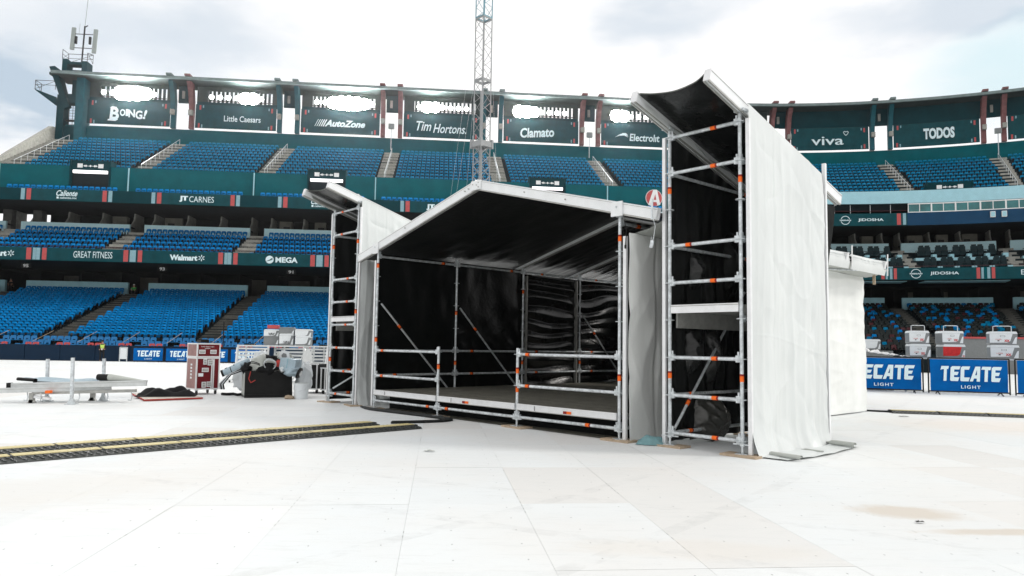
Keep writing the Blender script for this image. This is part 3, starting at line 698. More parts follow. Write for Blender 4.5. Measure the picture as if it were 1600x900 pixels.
# right-hand arrangement: pale band, press box windows, fascia
mb = MB(); rect(mb, XR, SR, 14.35, 14.62, 17.15, 18.5, 'pale_blue'); mb.build('pale_band', ST)
mb = MB(); rect(mb, XR, 21.75, 14.45, 14.6, 14.75, 16.1, 'banner'); rect(mb, 21.75, SR, 14.45, 14.6, 14.75, 16.1, 'navy_blue'); mb.build('press_level_parapet', ST)
mb = MB(); rect(mb, XR, SR, 11.5, 11.7, 15.4, 17.15, 'interior_dark'); mb.build('press_level_wall', ST)
mb = MB(); rect(mb, XR, 21.7, 14.5, 14.53, 16.35, 16.4, 'seat_maroon'); 
for s in (12.5, 14.6, 17.2, 19.8): rect(mb, s, s+.06, 14.0, 14.06, 15.4, 17.14, 'galv')
mb.build('press_level_rail', ST)
wi = 0; s = 21.85
while s < 50:
    wn = MB(); rect(wn, s, s+1.4, 14.5, 14.62, 16.12, 16.2, 'white'); rect(wn, s, s+1.4, 14.5, 14.62, 17.0, 17.1, 'white'); rect(wn, s, s+.08, 14.5, 14.62, 16.203, 16.997, 'white')
    wf = wn.build('window', ST); pn = MB(); rect(pn, s+.083, s+1.4, 14.53, 14.57, 16.203, 16.997, 'glass'); pn.build('pane', wf)
    s += 1.4+.003; wi += 1
    if wi % 2 == 0:
        m_ = MB(); rect(m_, s, s+.1, 14.45, 14.66, 16.1, 17.14, 'white'); m_.build('window_post', ST); s += .103
for s in (31.9, 33.2):
    q = thing('wall_speaker', 'small white box speaker on the navy band, %s of the two' % ('left' if s < 32.5 else 'right'), 'loudspeaker', pos(s, 14.62, 15.6), head(s), 'small white box speakers')
    mb = MB(); mb.box(-.22, .22, -.28, -.02, -.3, .3, 'white'); mb.build('cabinet', q); mb = MB(); mb.box(-.18, .18, -.29, -.283, -.25, .25, 'pale_blue'); mb.build('grille', q)
# left end of upper deck: side parapet and pale ledge
mb = MB(); sweep(mb, [(15.0, 15.4), (15.0, 17.2), (9.5, 20.9), (1.5, 26.0), (0, 26.2), (0, 22), (5, 18), (10, 15.4)], UL-1.2, UL-.75, 'concrete'); mb.build('end_parapet', ST)
aisle(12.4, 18.5, UD, UH, UR, UL-.1, 1.2, 1.2).build('stair', ST)
mb = MB(); rect(mb, SL, UL-1.25, 10, 14.4, 15.47, 15.7, 'concrete'); mb.build('end_ledge', ST)
for s in (-90, -84, -79.3, -76.3):
    mb = MB(); rect(mb, s, s+.9, 7.5, 8.3, 12.3, 14.93, 'concrete_dark'); mb.build('suite_column', ST)

# tower at the left end with platform, ladder opening and antennas
ET = thing('roof_end_tower', 'dark green concrete end tower of the stand with a railed balcony at the far left', 'tower', pos(-77.2, .6, 24.0), head(-70))
def Tb(m_, x0, x1, y0, y1, z0, z1, k='green_dark'): m_.box(x0, x1, y0, y1, z0, z1, k)
mb = MB(); Tb(mb, -1.1, -.3, -.4, 1, 0, 6.0); mb.add([(-.3, -.4, 4.3), (-1.6, -1.6, 8.9), (-1.0, -1.6, 9.0), (.3, -.4, 4.6), (-.3, .2, 4.3), (-1.6, .2, 8.9), (-1.0, .2, 9.0), (.3, .2, 4.6)], [(0, 1, 2, 3), (4, 7, 6, 5), (0, 4, 5, 1), (1, 5, 6, 2), (2, 6, 7, 3), (3, 7, 4, 0)], 'green_dark'); mb.build('left_pier', ET)
mb = MB(); Tb(mb, 1.2, 2.05, -.9, 1, 0, 8.0, 'column_blue'); mb.build('right_pier', ET)
mb = MB(); Tb(mb, -.297, 1.197, -.2, 1, 5.1, 6.2); Tb(mb, .2, 1.197, .2, 1, 6.2, 8.0); mb.build('cross_wall', ET)
mb = MB(); Tb(mb, -.297, 1.197, -.2, 1, 0, 2.3); mb.build('base_wall', ET)
mb = MB(); Tb(mb, -1.6, 2.6, -1.5, 1.2, 8.0, 8.3, 'roof_under'); mb.build('tower_slab', ET)
mb = MB(); Tb(mb, -.7, -.15, -.6, .8, 8.6, 10.3); Tb(mb, 1.5, 2.1, -.6, .8, 8.6, 10.1); Tb(mb, -.147, 1.497, -.5, .7, 8.6, 9.0); Tb(mb, -.147, 1.497, -.5, .7, 9.7, 10.0); mb.build('tank_house', ET)
mb = MB(); mb.add([(-3.6, -.6, 6.5), (-3.6, .9, 6.5), (-1.1, .9, 5.6), (-1.1, -.6, 5.6), (-1.1, -.6, 4.6), (-1.1, .9, 4.6), (-3.5, -.6, 6.35), (-3.5, .9, 6.35)], [(0, 1, 2, 3), (6, 4, 5, 7), (0, 3, 4, 6), (1, 7, 5, 2), (0, 6, 7, 1)], 'green_dark')
mb.build('balcony', ET)
def rail(m_, pts, h, k='black', r=.035):
    for i in range(len(pts)-1):
        p_, q_ = Vector(pts[i]), Vector(pts[i+1]); u_ = Vector((0, 0, h))
        m_.tube(p_+u_, q_+u_, r, k, 5); m_.tube(p_+u_/2, q_+u_/2, r*.8, k, 5); m_.tube(p_, p_+u_, r, k, 5); m_.tube(q_, q_+u_, r, k, 5); m_.tube(p_+u_, q_, r*.7, k, 5)
mb = MB(); rail(mb, [(-1.3, -.55, 6.5), (-3.55, -.55, 6.5), (-3.55, .8, 6.5)], 1.05); mb.build('balcony_rail', ET)
mb = MB(); rail(mb, [(2.1, -.6, 10.0), (2.1, .8, 10.3), (-.7, .8, 10.3), (-.7, -.6, 10.3)], 1.1); mb.build('roof_rail', ET)
mb = MB()
for z in np.arange(.3, 5, .33): mb.tube((.05, .1, z), (1.15, .1, z), .02, 'black', 4)
for x in (.05, .5, 1.15): mb.tube((x, .1, .2), (x, .1, 5), .03, 'black', 4)
mb.box(-.29, 1.19, .0, .5, 3.0, 3.15, 'black'); mb.build('ladder', ET)
AN = thing('antenna_mast', 'antenna mast with two grey panel antennas on the far left tower', 'antenna', pos(-76.0, .6, 34.0), head(-70))
mb = MB(); mb.tube((0, 0, 0), (.12, 0, 4.6), .09, 'black', 7); mb.tube((.12, 0, 4.6), (.3, 0, 8.2), .03, 'antenna', 5); mb.build('mast_pole', AN)
for sx, lx in ((-1, 0), (1, .1)):
    mb = MB(); mb.box(sx*1.25-.22, sx*1.25+.2, -.12, .12, 1.5-.1*sx, 4.3, 'antenna', Matrix.Rotation(.04, 4, 'Y')); o = mb.build('panel_antenna', AN)
    mb = MB(); mb.tube((.08, 0, 3.6), (sx*1.1, 0, 3.6), .05, 'black', 5); mb.tube((.05, 0, 1.9), (sx*1.1, 0, 1.9), .05, 'black', 5); mb.box(sx*.8-.12, sx*.8+.12, -.1, .1, 2.4, 3.3, 'black'); mb.build('antenna_bracket', AN)
mb = MB(); mb.tube((-.5, 0, 3.6), (-.45, 0, 4.9), .02, 'antenna', 4); mb.tube((.2, 0, 4.5), (.45, 0, 4.7), .06, 'black', 5); mb.build('whip', AN)

# ---- fascia banners
def fascia(s0, s1, d, h0, h1, label, fn, grp, stripes):
    cs = (s0+s1)/2; b = thing('banner', label, 'banner', pos(cs, d, h0), head(cs), grp); hw = (s1-s0)/2
    mb = MB()
    def bf(u, v):
        q = Vector(pos(cs+(u-.5)*2*hw, d+.02, 0))-Vector(pos(cs, d, 0)); ca, sa = math.cos(-head(cs)), math.sin(-head(cs))
        return (q.x*ca-q.y*sa, q.x*sa+q.y*ca+.012*noise.noise(Vector((u*15, v*2, s0))), (h1-h0)*v)
    mb.grid(bf, 16, 3, 'banner'); mb.build('panel', b)
    for (a, c, k) in stripes:
        m_ = MB()
        f2 = lambda u, v, a=a, c=c: (lambda q: (q[0], q[1]-.02, q[2]))(bf(((a+(c-a)*u)-s0)/(s1-s0), .02+.96*v))
        m_.grid(f2, 2, 1, k); m_.build('stripe', b)
    fn(b, cs); return b
G1, G2 = 'printed banners on the upper fascia', 'printed banners on the middle fascia'
def f_cal(x): 
    def f(b, cs): put_text(b, 'Caliente', x-cs, .76, 2.0, .58, y=-.05, shear=.4, bold=.02); put_text(b, 'caliente.mx', x-cs+.15, .3, 1.6, .2, y=-.05, bold=.02); m_ = MB(); m_.box(x-cs-.95, x-cs-.75, -.052, -.05, .2, .4, 'print_white'); m_.build('print_square', b)
    return f
def f_jt(x):
    def f(b, cs): put_text(b, 'JT', x-cs-1.2, .58, .85, .62, y=-.05, bold=.06); put_text(b, 'CARNES', x-cs+.55, .58, 2.4, .6, y=-.05)
    return f
P = 'pale_stripe'; RD = 'red_stripe'
for k in range(0, 6):
    base = -76.4+12.35*k*1.0
    # pattern repeats every two bays: Caliente, JT Carnes
    s0, s1 = -74.25+12.35*k, -65.6+12.35*k
    if s1 > XR: break
    names = [('Caliente', f_cal((s0+s1)/2)), ('JT CARNES', f_jt((s0+s1)/2))][k % 2]
    where = ['at the far left end', 'above the left suites', 'behind the small left tower', 'behind the stage roof edge', 'hidden behind the stage roof', 'hidden behind the tall tower'][k]
    fascia(s0, s1, 14.62, 14.92, 16.08, 'upper fascia banner reading %s %s' % (names[0], where), names[1], G1, [(s0+.02, s0+.38, P), (s0+.55, s0+.97, RD), (s1-.95, s1-.55, RD), (s1-.4, s1-.03, P)])
def f_txt(t, x, wd, ht, **kw):
    return lambda b, cs: put_text(b, t, x-cs, .6, wd, ht, y=-.05, **kw)
def f_wal(x):
    def f(b, cs):
        put_text(b, 'Walmart', x-cs-.35, .55, 2.55, .55, y=-.05, bold=.05); m_ = MB()
        for i in range(6):
            t = R(60*i+30); c_, s_ = math.cos(t), math.sin(t); cx_ = x-cs+1.3
            m_.add([(cx_+c_*.09-s_*.035, -.05, .56+s_*.09+c_*.035), (cx_+c_*.09+s_*.035, -.05, .56+s_*.09-c_*.035), (cx_+c_*.3+s_*.045, -.05, .56+s_*.3-c_*.045), (cx_+c_*.3-s_*.045, -.05, .56+s_*.3+c_*.045)], [(0, 1, 2, 3)], 'print_white')
        m_.build('spark_print', b)
    return f
def f_mega(b, cs):
    put_text(b, 'MEGA', .55+(-48.3-cs), .58, 2.1, .55, y=-.05, bold=.04)
    m_ = MB(); x = -48.3-cs-1.05; n = 20
    m_.add([(x+.38*math.cos(2*math.pi*i/n), -.05, .58+.38*math.sin(2*math.pi*i/n)) for i in range(n)], [tuple(range(n))], 'print_white')
    for j in range(3): m_.bar((x-.3+.1*j, -.056, .42+.02*j), (x+.28, -.056, .66+.09*j-.08), .008, .05, 'banner')
    m_.build('globe_print', b)
def ring(m_, x, z, r, t, k, y=-.05, n=28, gap=.14):
    for i in range(n):
        a0, a1 = 2*math.pi*i/n, 2*math.pi*(i+1)/n
        if abs(math.sin((a0+a1)/2)) < gap: continue
        m_.add([(x+r*math.cos(a0), y, z+r*math.sin(a0)), (x+r*math.cos(a1), y, z+r*math.sin(a1)), (x+(r-t)*math.cos(a1), y, z+(r-t)*math.sin(a1)), (x+(r-t)*math.cos(a0), y, z+(r-t)*math.sin(a0))], [(0, 1, 2, 3)], k)
def f_nis(x):
    def f(b, cs):
        yy = -.10
        m_ = MB(); ring(m_, x-cs-1.75, .58, .48, .06, 'print_white', yy); m_.build('ring_print', b)
        put_text(b, 'NISSAN', x-cs-1.75, .58, 1.15, .14, y=yy, bold=.04); put_text(b, 'JIDOSHA', x-cs+.85, .58, 2.6, .38, y=yy, bold=.02)
    return f
GM = [(-79.8, -71.0, 'Walmart', 'leftmost, cut by the picture edge', f_wal(-74.2)), (-70.3, -62.3, 'GREAT FITNESS', 'below the left mid seats', f_txt('GREAT FITNESS', -65.6, 3.5, .62)), (-61.7, -53.6, 'Walmart', 'left of the wide mid aisle', f_wal(-57.0)),
      (-52.9, -44.95, 'MEGA', 'beside the small left tower', f_mega), (-44.3, -36.4, 'Electrolit', 'hidden behind the small tower', f_txt('Electrolıt', -40, 3, .5)),
      (9.0, 17.4, 'Electrolit', 'partly hidden behind the white stage annex', f_txt('Electrolıt', 13.0, 3.6, .55, shear=.12, bold=.02)), (18.35, 29.4, 'NISSAN JIDOSHA', 'below the dark club seats', f_nis(23.8)), (30.5, 41, 'Electrolit', 'past the right picture edge', f_txt('Electrolıt', 36, 3, .5))]
for s0, s1, nm, wh, fn in GM:
    fascia(s0, s1, 18.03, 8.64, 9.80, 'middle fascia banner reading %s, %s' % (nm, wh), fn, G2, [(s0-.38, s0-.03, P), (s0+.15, s0+.55, RD), (s1-.55, s1-.12, RD), (s1+.02, s1+.3, P)])
fascia(XR+2, 21.6, 14.63, 14.78, 16.07, 'press level banner reading NISSAN JIDOSHA under the pale blue band', f_nis(15.9), G1, [(20.4, 20.9, RD), (21.15, 21.55, P)])
# hanging section numbers
for s, t, wl in ((-72.6, '95', 'below the left end of the GREAT FITNESS banner'), (-60.0, '93', 'below the Walmart banner'), (-47.7, '91', 'below the MEGA banner')):
    q = thing('section_sign', 'small hanging section number ' + wl, 'sign', pos(s, 16, 8.2), head(s)); m_ = MB(); m_.box(-.45, .45, -.02, .02, -.18, .28, 'interior_dark'); m_.bar((0, 0, .28), (0, 0, .5), .03, .03, 'black'); m_.build('plate', q); put_text(q, t, 0, .05, .5, .32, m='white', y=-.03, bold=.03)
# round A sign
q = thing('round_sign', 'round red and white sign with letter A on the green balcony wall', 'sign', pos(-9.95, 13.36, 17.55), head(-10))
m_ = MB(); m_.tube((0, 0, 0), (0, -.08, 0), .93, 'white', 40); m_.build('disc', q)
m_ = MB(); n = 40; m_.add([(.88*math.cos(2*math.pi*i/n), -.085, .88*math.sin(2*math.pi*i/n)) for i in range(n)], [tuple(range(n))], 'red_stripe'); m_.build('red_disc', q)
m_ = MB(); m_.add([(x, -.095, z) for x, z in ((-.66, -.78), (-.22, -.88), (-.13, -.45), (.28, -.45), (.36, -.84), (.70, -.72), (.33, .93), (-.08, .93))], [tuple(range(8))], 'white'); m_.add([(x, -.105, z) for x, z in ((-.04, -.2), (.24, -.2), (.13, .45))], [(0, 1, 2)], 'red_stripe'); m_.build('letter_print', q)

# ---- seats: instances
def rows(n, d0, h0, dd, dh, s0, s1, hw, shift, sp=.52, skip=None, stag=True):
    out_ = []
    for i in range(n):
        d = d0-i*dd; h = h0+i*dh; s = s0+(sp/2 if (i % 2 and stag) else 0)
        while s < s1:
            if not near_aisle(s, hw, shift) and not (skip and skip(i, s)):
                x, y, z = pos(s, d, h); out_.append((x, y, z, head(s), s, i))
            s += sp*(1 if s < 0 else (RR/(RR-d) if False else 1))*(1 if s < 0 else RR/(RR-d))
    return out_
SB = seat_mb('seat_blue', .47, .42, pan=False, notch=.5, nw=.45); SBt = seat_mb('seat_teal', .44, .33, pan=False, notch=.42, nw=.5); SBl = seat_mb('seat_blue', .49, .43, pan=False, notch=.66, nw=.36)
voms = VOM+[(25.3, 29.5)]
up_ = rows(UR, 12.35, 18.55, UD, UH, UL+1.4, SR-1, 1.05, .2, .52, lambda i, s: i < 1 and any(a-.1 < s < b+.1 for a, b in voms) or i < 2 and any(a-.1 < s < b+.1 for a, b in voms[:1]), False)
batch('upper_tier_seats', SBt, [q[:4] for q in up_], ST)
mid_ = rows(MR, 17.0, 9.2, MD, MH, SL+.5, XR, 1.05, -.8, .55)
batch('middle_tier_seats', SB, [q[:4] for q in mid_], ST)
bal = rows(1, 13.75, 15.86, 1, 1, UL+.5, XR, .8, -.6, .56)+rows(1, 14.25, 15.46, 1, 1, UL+.7, XR, .8, -.6, .56)
batch('balcony_seats', SB, [q[:4] for q in bal], ST)
low = rows(LR, 25.45, 1.13, LD, LH, SL+.5, 4, 1.1, -1, .52)
# box seats in front: four rows, the front one with red seats
box_ = []
for i in range(3):
    s = SL+.5+.2*i; c_ = 0
    while s < 8:
        c_ += 1
        if c_ % 6 in (4, 5) and i < 2 or (c_ % 6 == 5): s += .45; continue
        box_.append((pos(s, 28.35-i*.9, .15+i*.32), head(s), s, i)); s += .54
def vis(p): return abs(p[0]/p[1]+.0) < .71 and p[1] > 0
def hidden_stage(p):
    az = p[0]/p[1]; return az > -.235
ind_box = [q for q in box_ if vis(q[0]) and not hidden_stage(q[0])]
sbx = seat_mb('seat_box', .48, .36).build('stadium_seat'); SBX = sbx.data; bpy.data.objects.remove(sbx)
srx = seat_mb('seat_red', .46, .22).build('stadium_seat'); SRX = srx.data; bpy.data.objects.remove(srx)
used = 0
for p_, a, s, i in ind_box:
    if used >= 120: break
    o = bpy.data.objects.new('seat', SBX); COL.objects.link(o); o.parent = ST; o.location = p_; o.rotation_euler = (0, 0, a); used += 1
rest = [(*q[0], q[1]) for q in box_ if q not in ind_box[:120]]
batch('box_seats', seat_mb('seat_box', .48, .36), rest, ST)
c_ = 0; s = SL+2
while s < 0:
    c_ += 1
    if c_ % 4 < 2:
        p_ = pos(s, 29.25, -.02); vv_ = vis(p_) and not hidden_stage(p_)
        if vv_:
            o = bpy.data.objects.new('seat', SRX); COL.objects.link(o); o.parent = ST; o.location = p_; o.rotation_euler = (0, 0, head(s)); o['label'] = 'pinkish red front row seat'; o.location.z = .42
    s += .55 if c_ % 4 < 2 else .62
frontrows = sorted([q for q in low if vis(q) and not hidden_stage(q)], key=lambda q: q[5])
sb_o = SB.build('stadium_seat'); SBm = sb_o.data; bpy.data.objects.remove(sb_o)
ind = []; ids = set((q[4], q[5]) for q in ind)
for q in ind:
    o = bpy.data.objects.new('stadium_seat', SBm); COL.objects.link(o); o.location = q[:3]; o.rotation_euler = (0, 0, q[3])
    tag(o, 'blue seat in the lowest rows of the left lower tier', 'seat', 'blue seats in the lowest rows of the lower tier')
batch('lower_tier_seats', SBl, [q[:4] for q in low if (q[4], q[5]) not in ids], ST)
# mixed seats, right lower tier: individuals
lowr = rows(20, 25.45, 1.13, LD, LH, 5, 45, 1.25, -1, .54, lambda i, s: i < 5 and s > 22.6)
cols = {'seat_dark': ('black', .60), 'seat_teal': ('teal blue', .1), 'seat_blue': ('bright blue', .17), 'seat_maroon': ('maroon', .13)}
SM = {}
for k in cols: o = seat_mb(k).build('stadium_seat'); SM[k] = o.data; bpy.data.objects.remove(o)
rs = random.Random(5); restm = {k: [] for k in cols}; n_ind = 0
for q in sorted(lowr, key=lambda q: q[5]):
    cl = noise.noise(Vector((q[0]*.5, q[1]*.5, q[5]*.5)))
    r_ = rs.random()
    k = 'seat_blue' if r_ < .10+.22*max(0, cl) and q[5] > 2 else ('seat_maroon' if r_ > .93 else ('seat_teal' if .78 < r_ <= .86 else 'seat_dark'))
    if vis(q) and q[0]/q[1] > .44 and n_ind < 130:
        o = bpy.data.objects.new('seat', SM[k]); COL.objects.link(o); o.parent = ST; o.location = q[:3]; o.rotation_euler = (0, 0, q[3]); n_ind += 1
        o['label'] = '%s seat of the mixed colour block' % cols[k][0]
    else: restm[k].append(q[:4])
for k in cols:
    if restm[k]: batch('mixed_tier_seats', seat_mb(k), restm[k], ST)
# club seats on pale steps, right middle tier
clu = MB(); clu.box(-.27, .27, .1, .25, .35, 1.15, 'seat_club'); clu.box(-.2, .2, .08, .23, 1.153, 1.3, 'seat_club'); clu.box(-.27, .27, -.35, .1, .3, .5, 'seat_club'); clu.box(-.33, -.273, -.3, .2, .3, .72, 'seat_club'); clu.box(.273, .33, -.3, .2, .3, .72, 'seat_club'); clu.box(-.1, .1, -.1, .1, 0, .3, 'bracket')
co_ = clu.build('club_seat'); CLU = co_.data; bpy.data.objects.remove(co_)
for r_i, (d, h) in enumerate(((15.6, 9.75), (12.6, 11.35))):
    for k in range(len(AIS)):
        a = AIS[k]-.8; lo = a-12.4+1.4; hi = a-1.4
        if hi < XR+1 or lo > 40: continue
        lo = max(lo, XR+1)
        m_ = MB(); rect(m_, lo-.3, hi+.3, d-1.4, d+.9, h-1.2, h, 'pale_blue'); m_.build('club_step', ST)
        m_ = MB(); rect(m_, lo-.3, hi+.3, d+.85, d+.88, h+.75, h+.79, 'bracket'); 
        for s in np.arange(lo-.3, hi+.3, 2.05): rect(m_, s, s+.04, d+.85, d+.88, h, h+.75, 'bracket')
        m_.build('club_rail', ST)
        s = lo+.45+.25*r_i
        while s < hi:
            for e_ in (0, .72):
                if s+e_ < hi:
                    o = bpy.data.objects.new('club_seat', CLU); COL.objects.link(o); o.parent = ST; o.location = pos(s+e_, d-.2, h); o.rotation_euler = (0, 0, head(s)-.35); o.scale = (1.12, 1.12, 1.15)
            m_ = MB(); rect(m_, s+1.15, s+1.75, d-.4, d+.3, h+.003, h+.45, 'pale_blue'); m_.build('club_table', ST)
            s += 2.05
# thin diagonal handrails in the box seats
mb = MB()
for s in np.arange(-92, 6, 3.4): mb.tube(pos(s, 29.2, 1.05), pos(s+.3, 26.6, 1.95), .016, 'wood', 4)
mb.build('box_handrail', ST, kind='stuff')

# ------------------------------------------------------------------ stage
def rot_frame(th): return -th
TH = .8131
STG = thing('concert_stage', 'low black covered concert stage on scaffolding with a white-edged gable roof', 'stage', (-2.7339, 14.9839, 0), -TH)
def disc_mesh():
    m_ = MB(); m_.tube((0, 0, -.005), (0, 0, .005), .061, 'galv', 12); o = m_.build('rosette'); me = o.data; bpy.data.objects.remove(o); return me
ROS = disc_mesh()
m_ = MB(); m_.tube((0, 0, -.035), (0, 0, .035), .0262, 'orange', 10); m_.tube((0, 0, .0352), (0, 0, .06), .0262, 'darkred', 10); o = m_.build('band'); BAND = o.data; bpy.data.objects.remove(o)
m_ = MB(); m_.tube((0, 0, 0), (0, 0, .16), .017, 'galv', 8); m_.box(-.075, .075, -.075, .075, 0, .008, 'galv'); m_.tube((0, 0, .10), (0, 0, .13), .034, 'galv', 8); m_.bar((-.12, .02, .115), (.12, -.02, .115), .02, .016, 'galv'); o = m_.build('base_jack'); JACK = o.data; bpy.data.objects.remove(o)
m_ = MB(); m_.box(-.24, .24, -.13, .13, 0, .028, 'wood'); o = m_.build('base_board'); BOARD = o.data; bpy.data.objects.remove(o)
WEDGE = MB(); WEDGE.box(-.015, .015, -.022, .022, -.045, .045, 'galv'); WEDGE.bar((0, 0, .04), (.0, 0, .1), .012, .03, 'galv'); _o = WEDGE.build('wedge_head'); WEDGEm = _o.data; bpy.data.objects.remove(_o)
def post(root, x, y, h0, h1, r0, bands=(), board=True, rmax=None):
    m_ = MB(); m_.tube((0, 0, h0), (0, 0, h1), .0242, 'galv', 12, cap=True); m_.tube((0, 0, h0+.0), (0, 0, h0+.14), .029, 'galv', 12)
    o = m_.build('standard', root, (x, y, 0), smooth=False)
    k = 0
    while r0+.5*k < (rmax or h1-.03):
        share(ROS, 'rosette', o, (0, 0, r0+.5*k)); k += 1
    for b in bands: share(BAND, 'colour_band', o, (0, 0, b))
    z0 = .028 if board else 0
    j = share(JACK, 'base_jack', root, (x, y, z0), (0, 0, random.uniform(-.6, .6)))
    if board: share(BOARD, 'base_board', root, (x, y, .0), (0, 0, random.uniform(-.25, .25)))
    return o
def ledger(root, p, q, band=.64, r=.0242, inset=.06, name='ledger', wedge=True):
    p, q = Vector(p), Vector(q); d = (q-p).normalized()
    m_ = MB(); m_.tube(p+d*inset, q-d*inset, r, 'galv', 10)
    if wedge:
        for a, sg in ((p+d*(inset-.015), 1), (q-d*(inset-.015), -1)):
            M_ = Matrix.Translation(a) @ Matrix.Rotation(math.atan2(d.y, d.x), 4, 'Z')
            m_.box(-.03, .03, -.02, .02, -.04, .045, 'galv', M_); m_.box(-.012, .012, -.006, .006, .045, .09, 'galv', M_)
    o = m_.build(name, root)
    if band:
        c = p+(q-p)*band; b = share(BAND, 'colour_band', o, c); b.rotation_euler = d.to_track_quat('Z', 'Y').to_euler()
    return o
B = 2.069; W3 = 3*B; Z0 = .17
post(STG, 0, 0, .12, 3.20, Z0, (2.88, 1.38)); post(STG, B, 0, .12, 1.27, Z0, (.9,)); post(STG, 2*B, 0, .12, 1.27, Z0, (.9, .6)); post(STG, W3, 0, .12, 3.30, Z0, (2.85, .87))
for k in range(1, 5): post(STG, 0, k*B, .12, 3.2, Z0, (2.0 if k == 1 else 2.6, .9) if k < 3 else (.9,), board=False)
for k in range(1, 5): post(STG, W3, k*B, .12, 3.2, Z0, (), board=False)
for k in (1, 2): post(STG, k*B, 4*B, .12, 3.1, Z0, (), board=False)
ledger(STG, (0, 0, Z0), (B, 0, Z0), .86); ledger(STG, (B, 0, Z0), (2*B, 0, Z0), .13); ledger(STG, (2*B, 0, Z0), (W3, 0, Z0), .72)
for kk in (1, 2):
    ledger(STG, (0, 0, Z0+.5*kk), (B, 0, Z0+.5*kk), .12); ledger(STG, (2*B, 0, Z0+.5*kk), (W3, 0, Z0+.5*kk), .11)
    for y in range(4): ledger(STG, (0, y*B, Z0+.5*kk), (0, (y+1)*B, Z0+.5*kk), .22 if y else (.22 if kk == 1 else None))
    for x in range(3): ledger(STG, (x*B, 4*B, Z0+.5*kk), ((x+1)*B, 4*B, Z0+.5*kk), .2)
    for y in range(4): ledger(STG, (W3, y*B, Z0+.5*kk), (W3, (y+1)*B, Z0+.5*kk), .2)
for y in range(4): ledger(STG, (0, y*B, Z0), (0, (y+1)*B, Z0), None); ledger(STG, (0, y*B, 3.08), (0, (y+1)*B, 3.08), .8 if y < 2 else .3)
for y in range(4): ledger(STG, (W3, y*B, Z0), (W3, (y+1)*B, Z0), None); ledger(STG, (W3, y*B, 3.08), (W3, (y+1)*B, 3.08), .2)
for (a, b) in ((0, 1), (1, 2), (3, 4)): ledger(STG, (.035, a*B+.06, 2.14), (.035, b*B-.06, .2), .24, .02, .03, 'diagonal_brace', False)
for x in range(1, 3): 
    for y in range(0, 5): ledger(STG, ((x)*B, y*B-.02 if y else .03, Z0), ((x)*B, y*B+.02, Z0), None, name='node') if False else None
# deck: panels 0.61 m x one bay
dk = MB(); dk.box(.004, .601, .004, B-.004, .352, .378, 'deck'); dk.box(.01, .595, .01, .05, .29, .352, 'alu'); dk.box(.01, .595, B-.05, B-.01, .29, .352, 'alu')
do = None
nxp = 10; pw = W3/nxp
dk = MB(); dk.box(.003, pw-.003, .003, B-.003, .352, .378, 'deck')
for x in range(nxp):
    for y in range(4):
        if do is None: do = dk.build('deck_panel', STG)
        else: c = share(do, 'deck_panel', STG)
        (do if (x == 0 and y == 0) else c).location = (x*pw, y*B+.02, random.uniform(-.001, .001))
for x in range(3):
    m_ = MB(); x0, x1 = x*B+(.03 if x else .02), (x+1)*B-.03
    m_.box(x0, x1, -.035, .012, .282, .385, 'alu'); m_.box(x0, x1, -.041, -.036, .372, .385, 'white'); m_.box(x0, x1, -.041, -.036, .282, .292, 'alu_dull')
    fo = m_.build('deck_edge_beam', STG)
    m_ = MB(); xs = {0: .56, 1: .42, 2: .58}[x]
    if x: m_.box(x0+xs*B*.9, x0+xs*B*.9+.09, -.044, -.042, .30, .34, 'orange'); m_.box(x0+xs*B*.9-.07, x0+xs*B*.9-.002, -.044, -.042, .30, .34, 'darkred')
    m_.box(x0+.4, x0+.408, -.044, -.0415, .30, .37, 'black'); m_.build('edge_label', fo, kind='stuff')
m_ = MB(); m_.box(.05, W3-.05, .35, .37, .0, .27, 'tarp_black_matt'); m_.box(.03, .05, .35, 4*B, .0, .27, 'tarp_black_matt'); m_.build('under_deck_shade', STG)  # black sheet standing in for the shade under the deck
m_ = MB(); m_.grid(lambda u, v: (.1+u*(W3-.2), .02+v*.33, .006), 2, 1, 'deck'); m_.build('shaded_floor_strip', STG)  # dark strip, shade on the floor under the deck put into its colour
# walls inside black
def fold(u, v, amp, fu, fv, seed): return amp*(noise.noise(Vector((u*fu, v*fv, seed)))+.5*noise.noise(Vector((u*fu*2.3, v*fv*2.3, seed+7))))
def blackwall(fn, nu, nv, name, k='tarp_black', root=STG): m_ = MB(); m_.grid(fn, nu, nv, k); return m_.build(name, root, smooth=True)
# left wall: front half hangs in soft vertical folds, rear half sags in horizontal folds
blackwall(lambda u, v: (-.07+fold(u, v, .035, 7, 3, 1.3)+(.045*(1-2*abs(noise.noise(Vector((u*13, v*9, 2)))))*max(0, .6-v)), .02+u*(2*B+.16), .29+v*2.85), 130, 90, 'black_side_wall', 'tarp_black_mid')
def sag(u, v):
    ph = v*2.75/.29 + .25*math.sin(u*5)+ .6*noise.noise(Vector((u*2.5, v*4, 3)))
    t = ph % 1.0; bul = (1-abs(2*t-1))**.55
    return -.11+.085*bul+fold(u, v, .018, 4, 8, 5.0) + .02*math.sin(u*3.1*2*math.pi)
blackwall(lambda u, v: (sag(u, v), 2*B+.02+u*2*B, .29+v*2.75), 70, 150, 'black_rear_side_wall')
blackwall(lambda u, v: (u*W3, 4*B+.06+fold(u, v, .03, 6, 3, 8), .385+v*2.5), 50, 30, 'black_back_wall')
blackwall(lambda u, v: (W3+.065+fold(u, v, .02, 6, 3, 4), .02+u*4*B, .385+v*2.6), 50, 30, 'black_right_wall')
m_ = MB(); m_.bar((.0, .10+2*B, .38), (.0, .10+2*B, 3.0), .09, .03, 'alu_dull'); m_.bar((.0, .10+3*B-.25, .38), (.0, .10+3*B-.25, 3.0), .09, .03, 'alu_dull'); m_.build('keder_rail', STG)
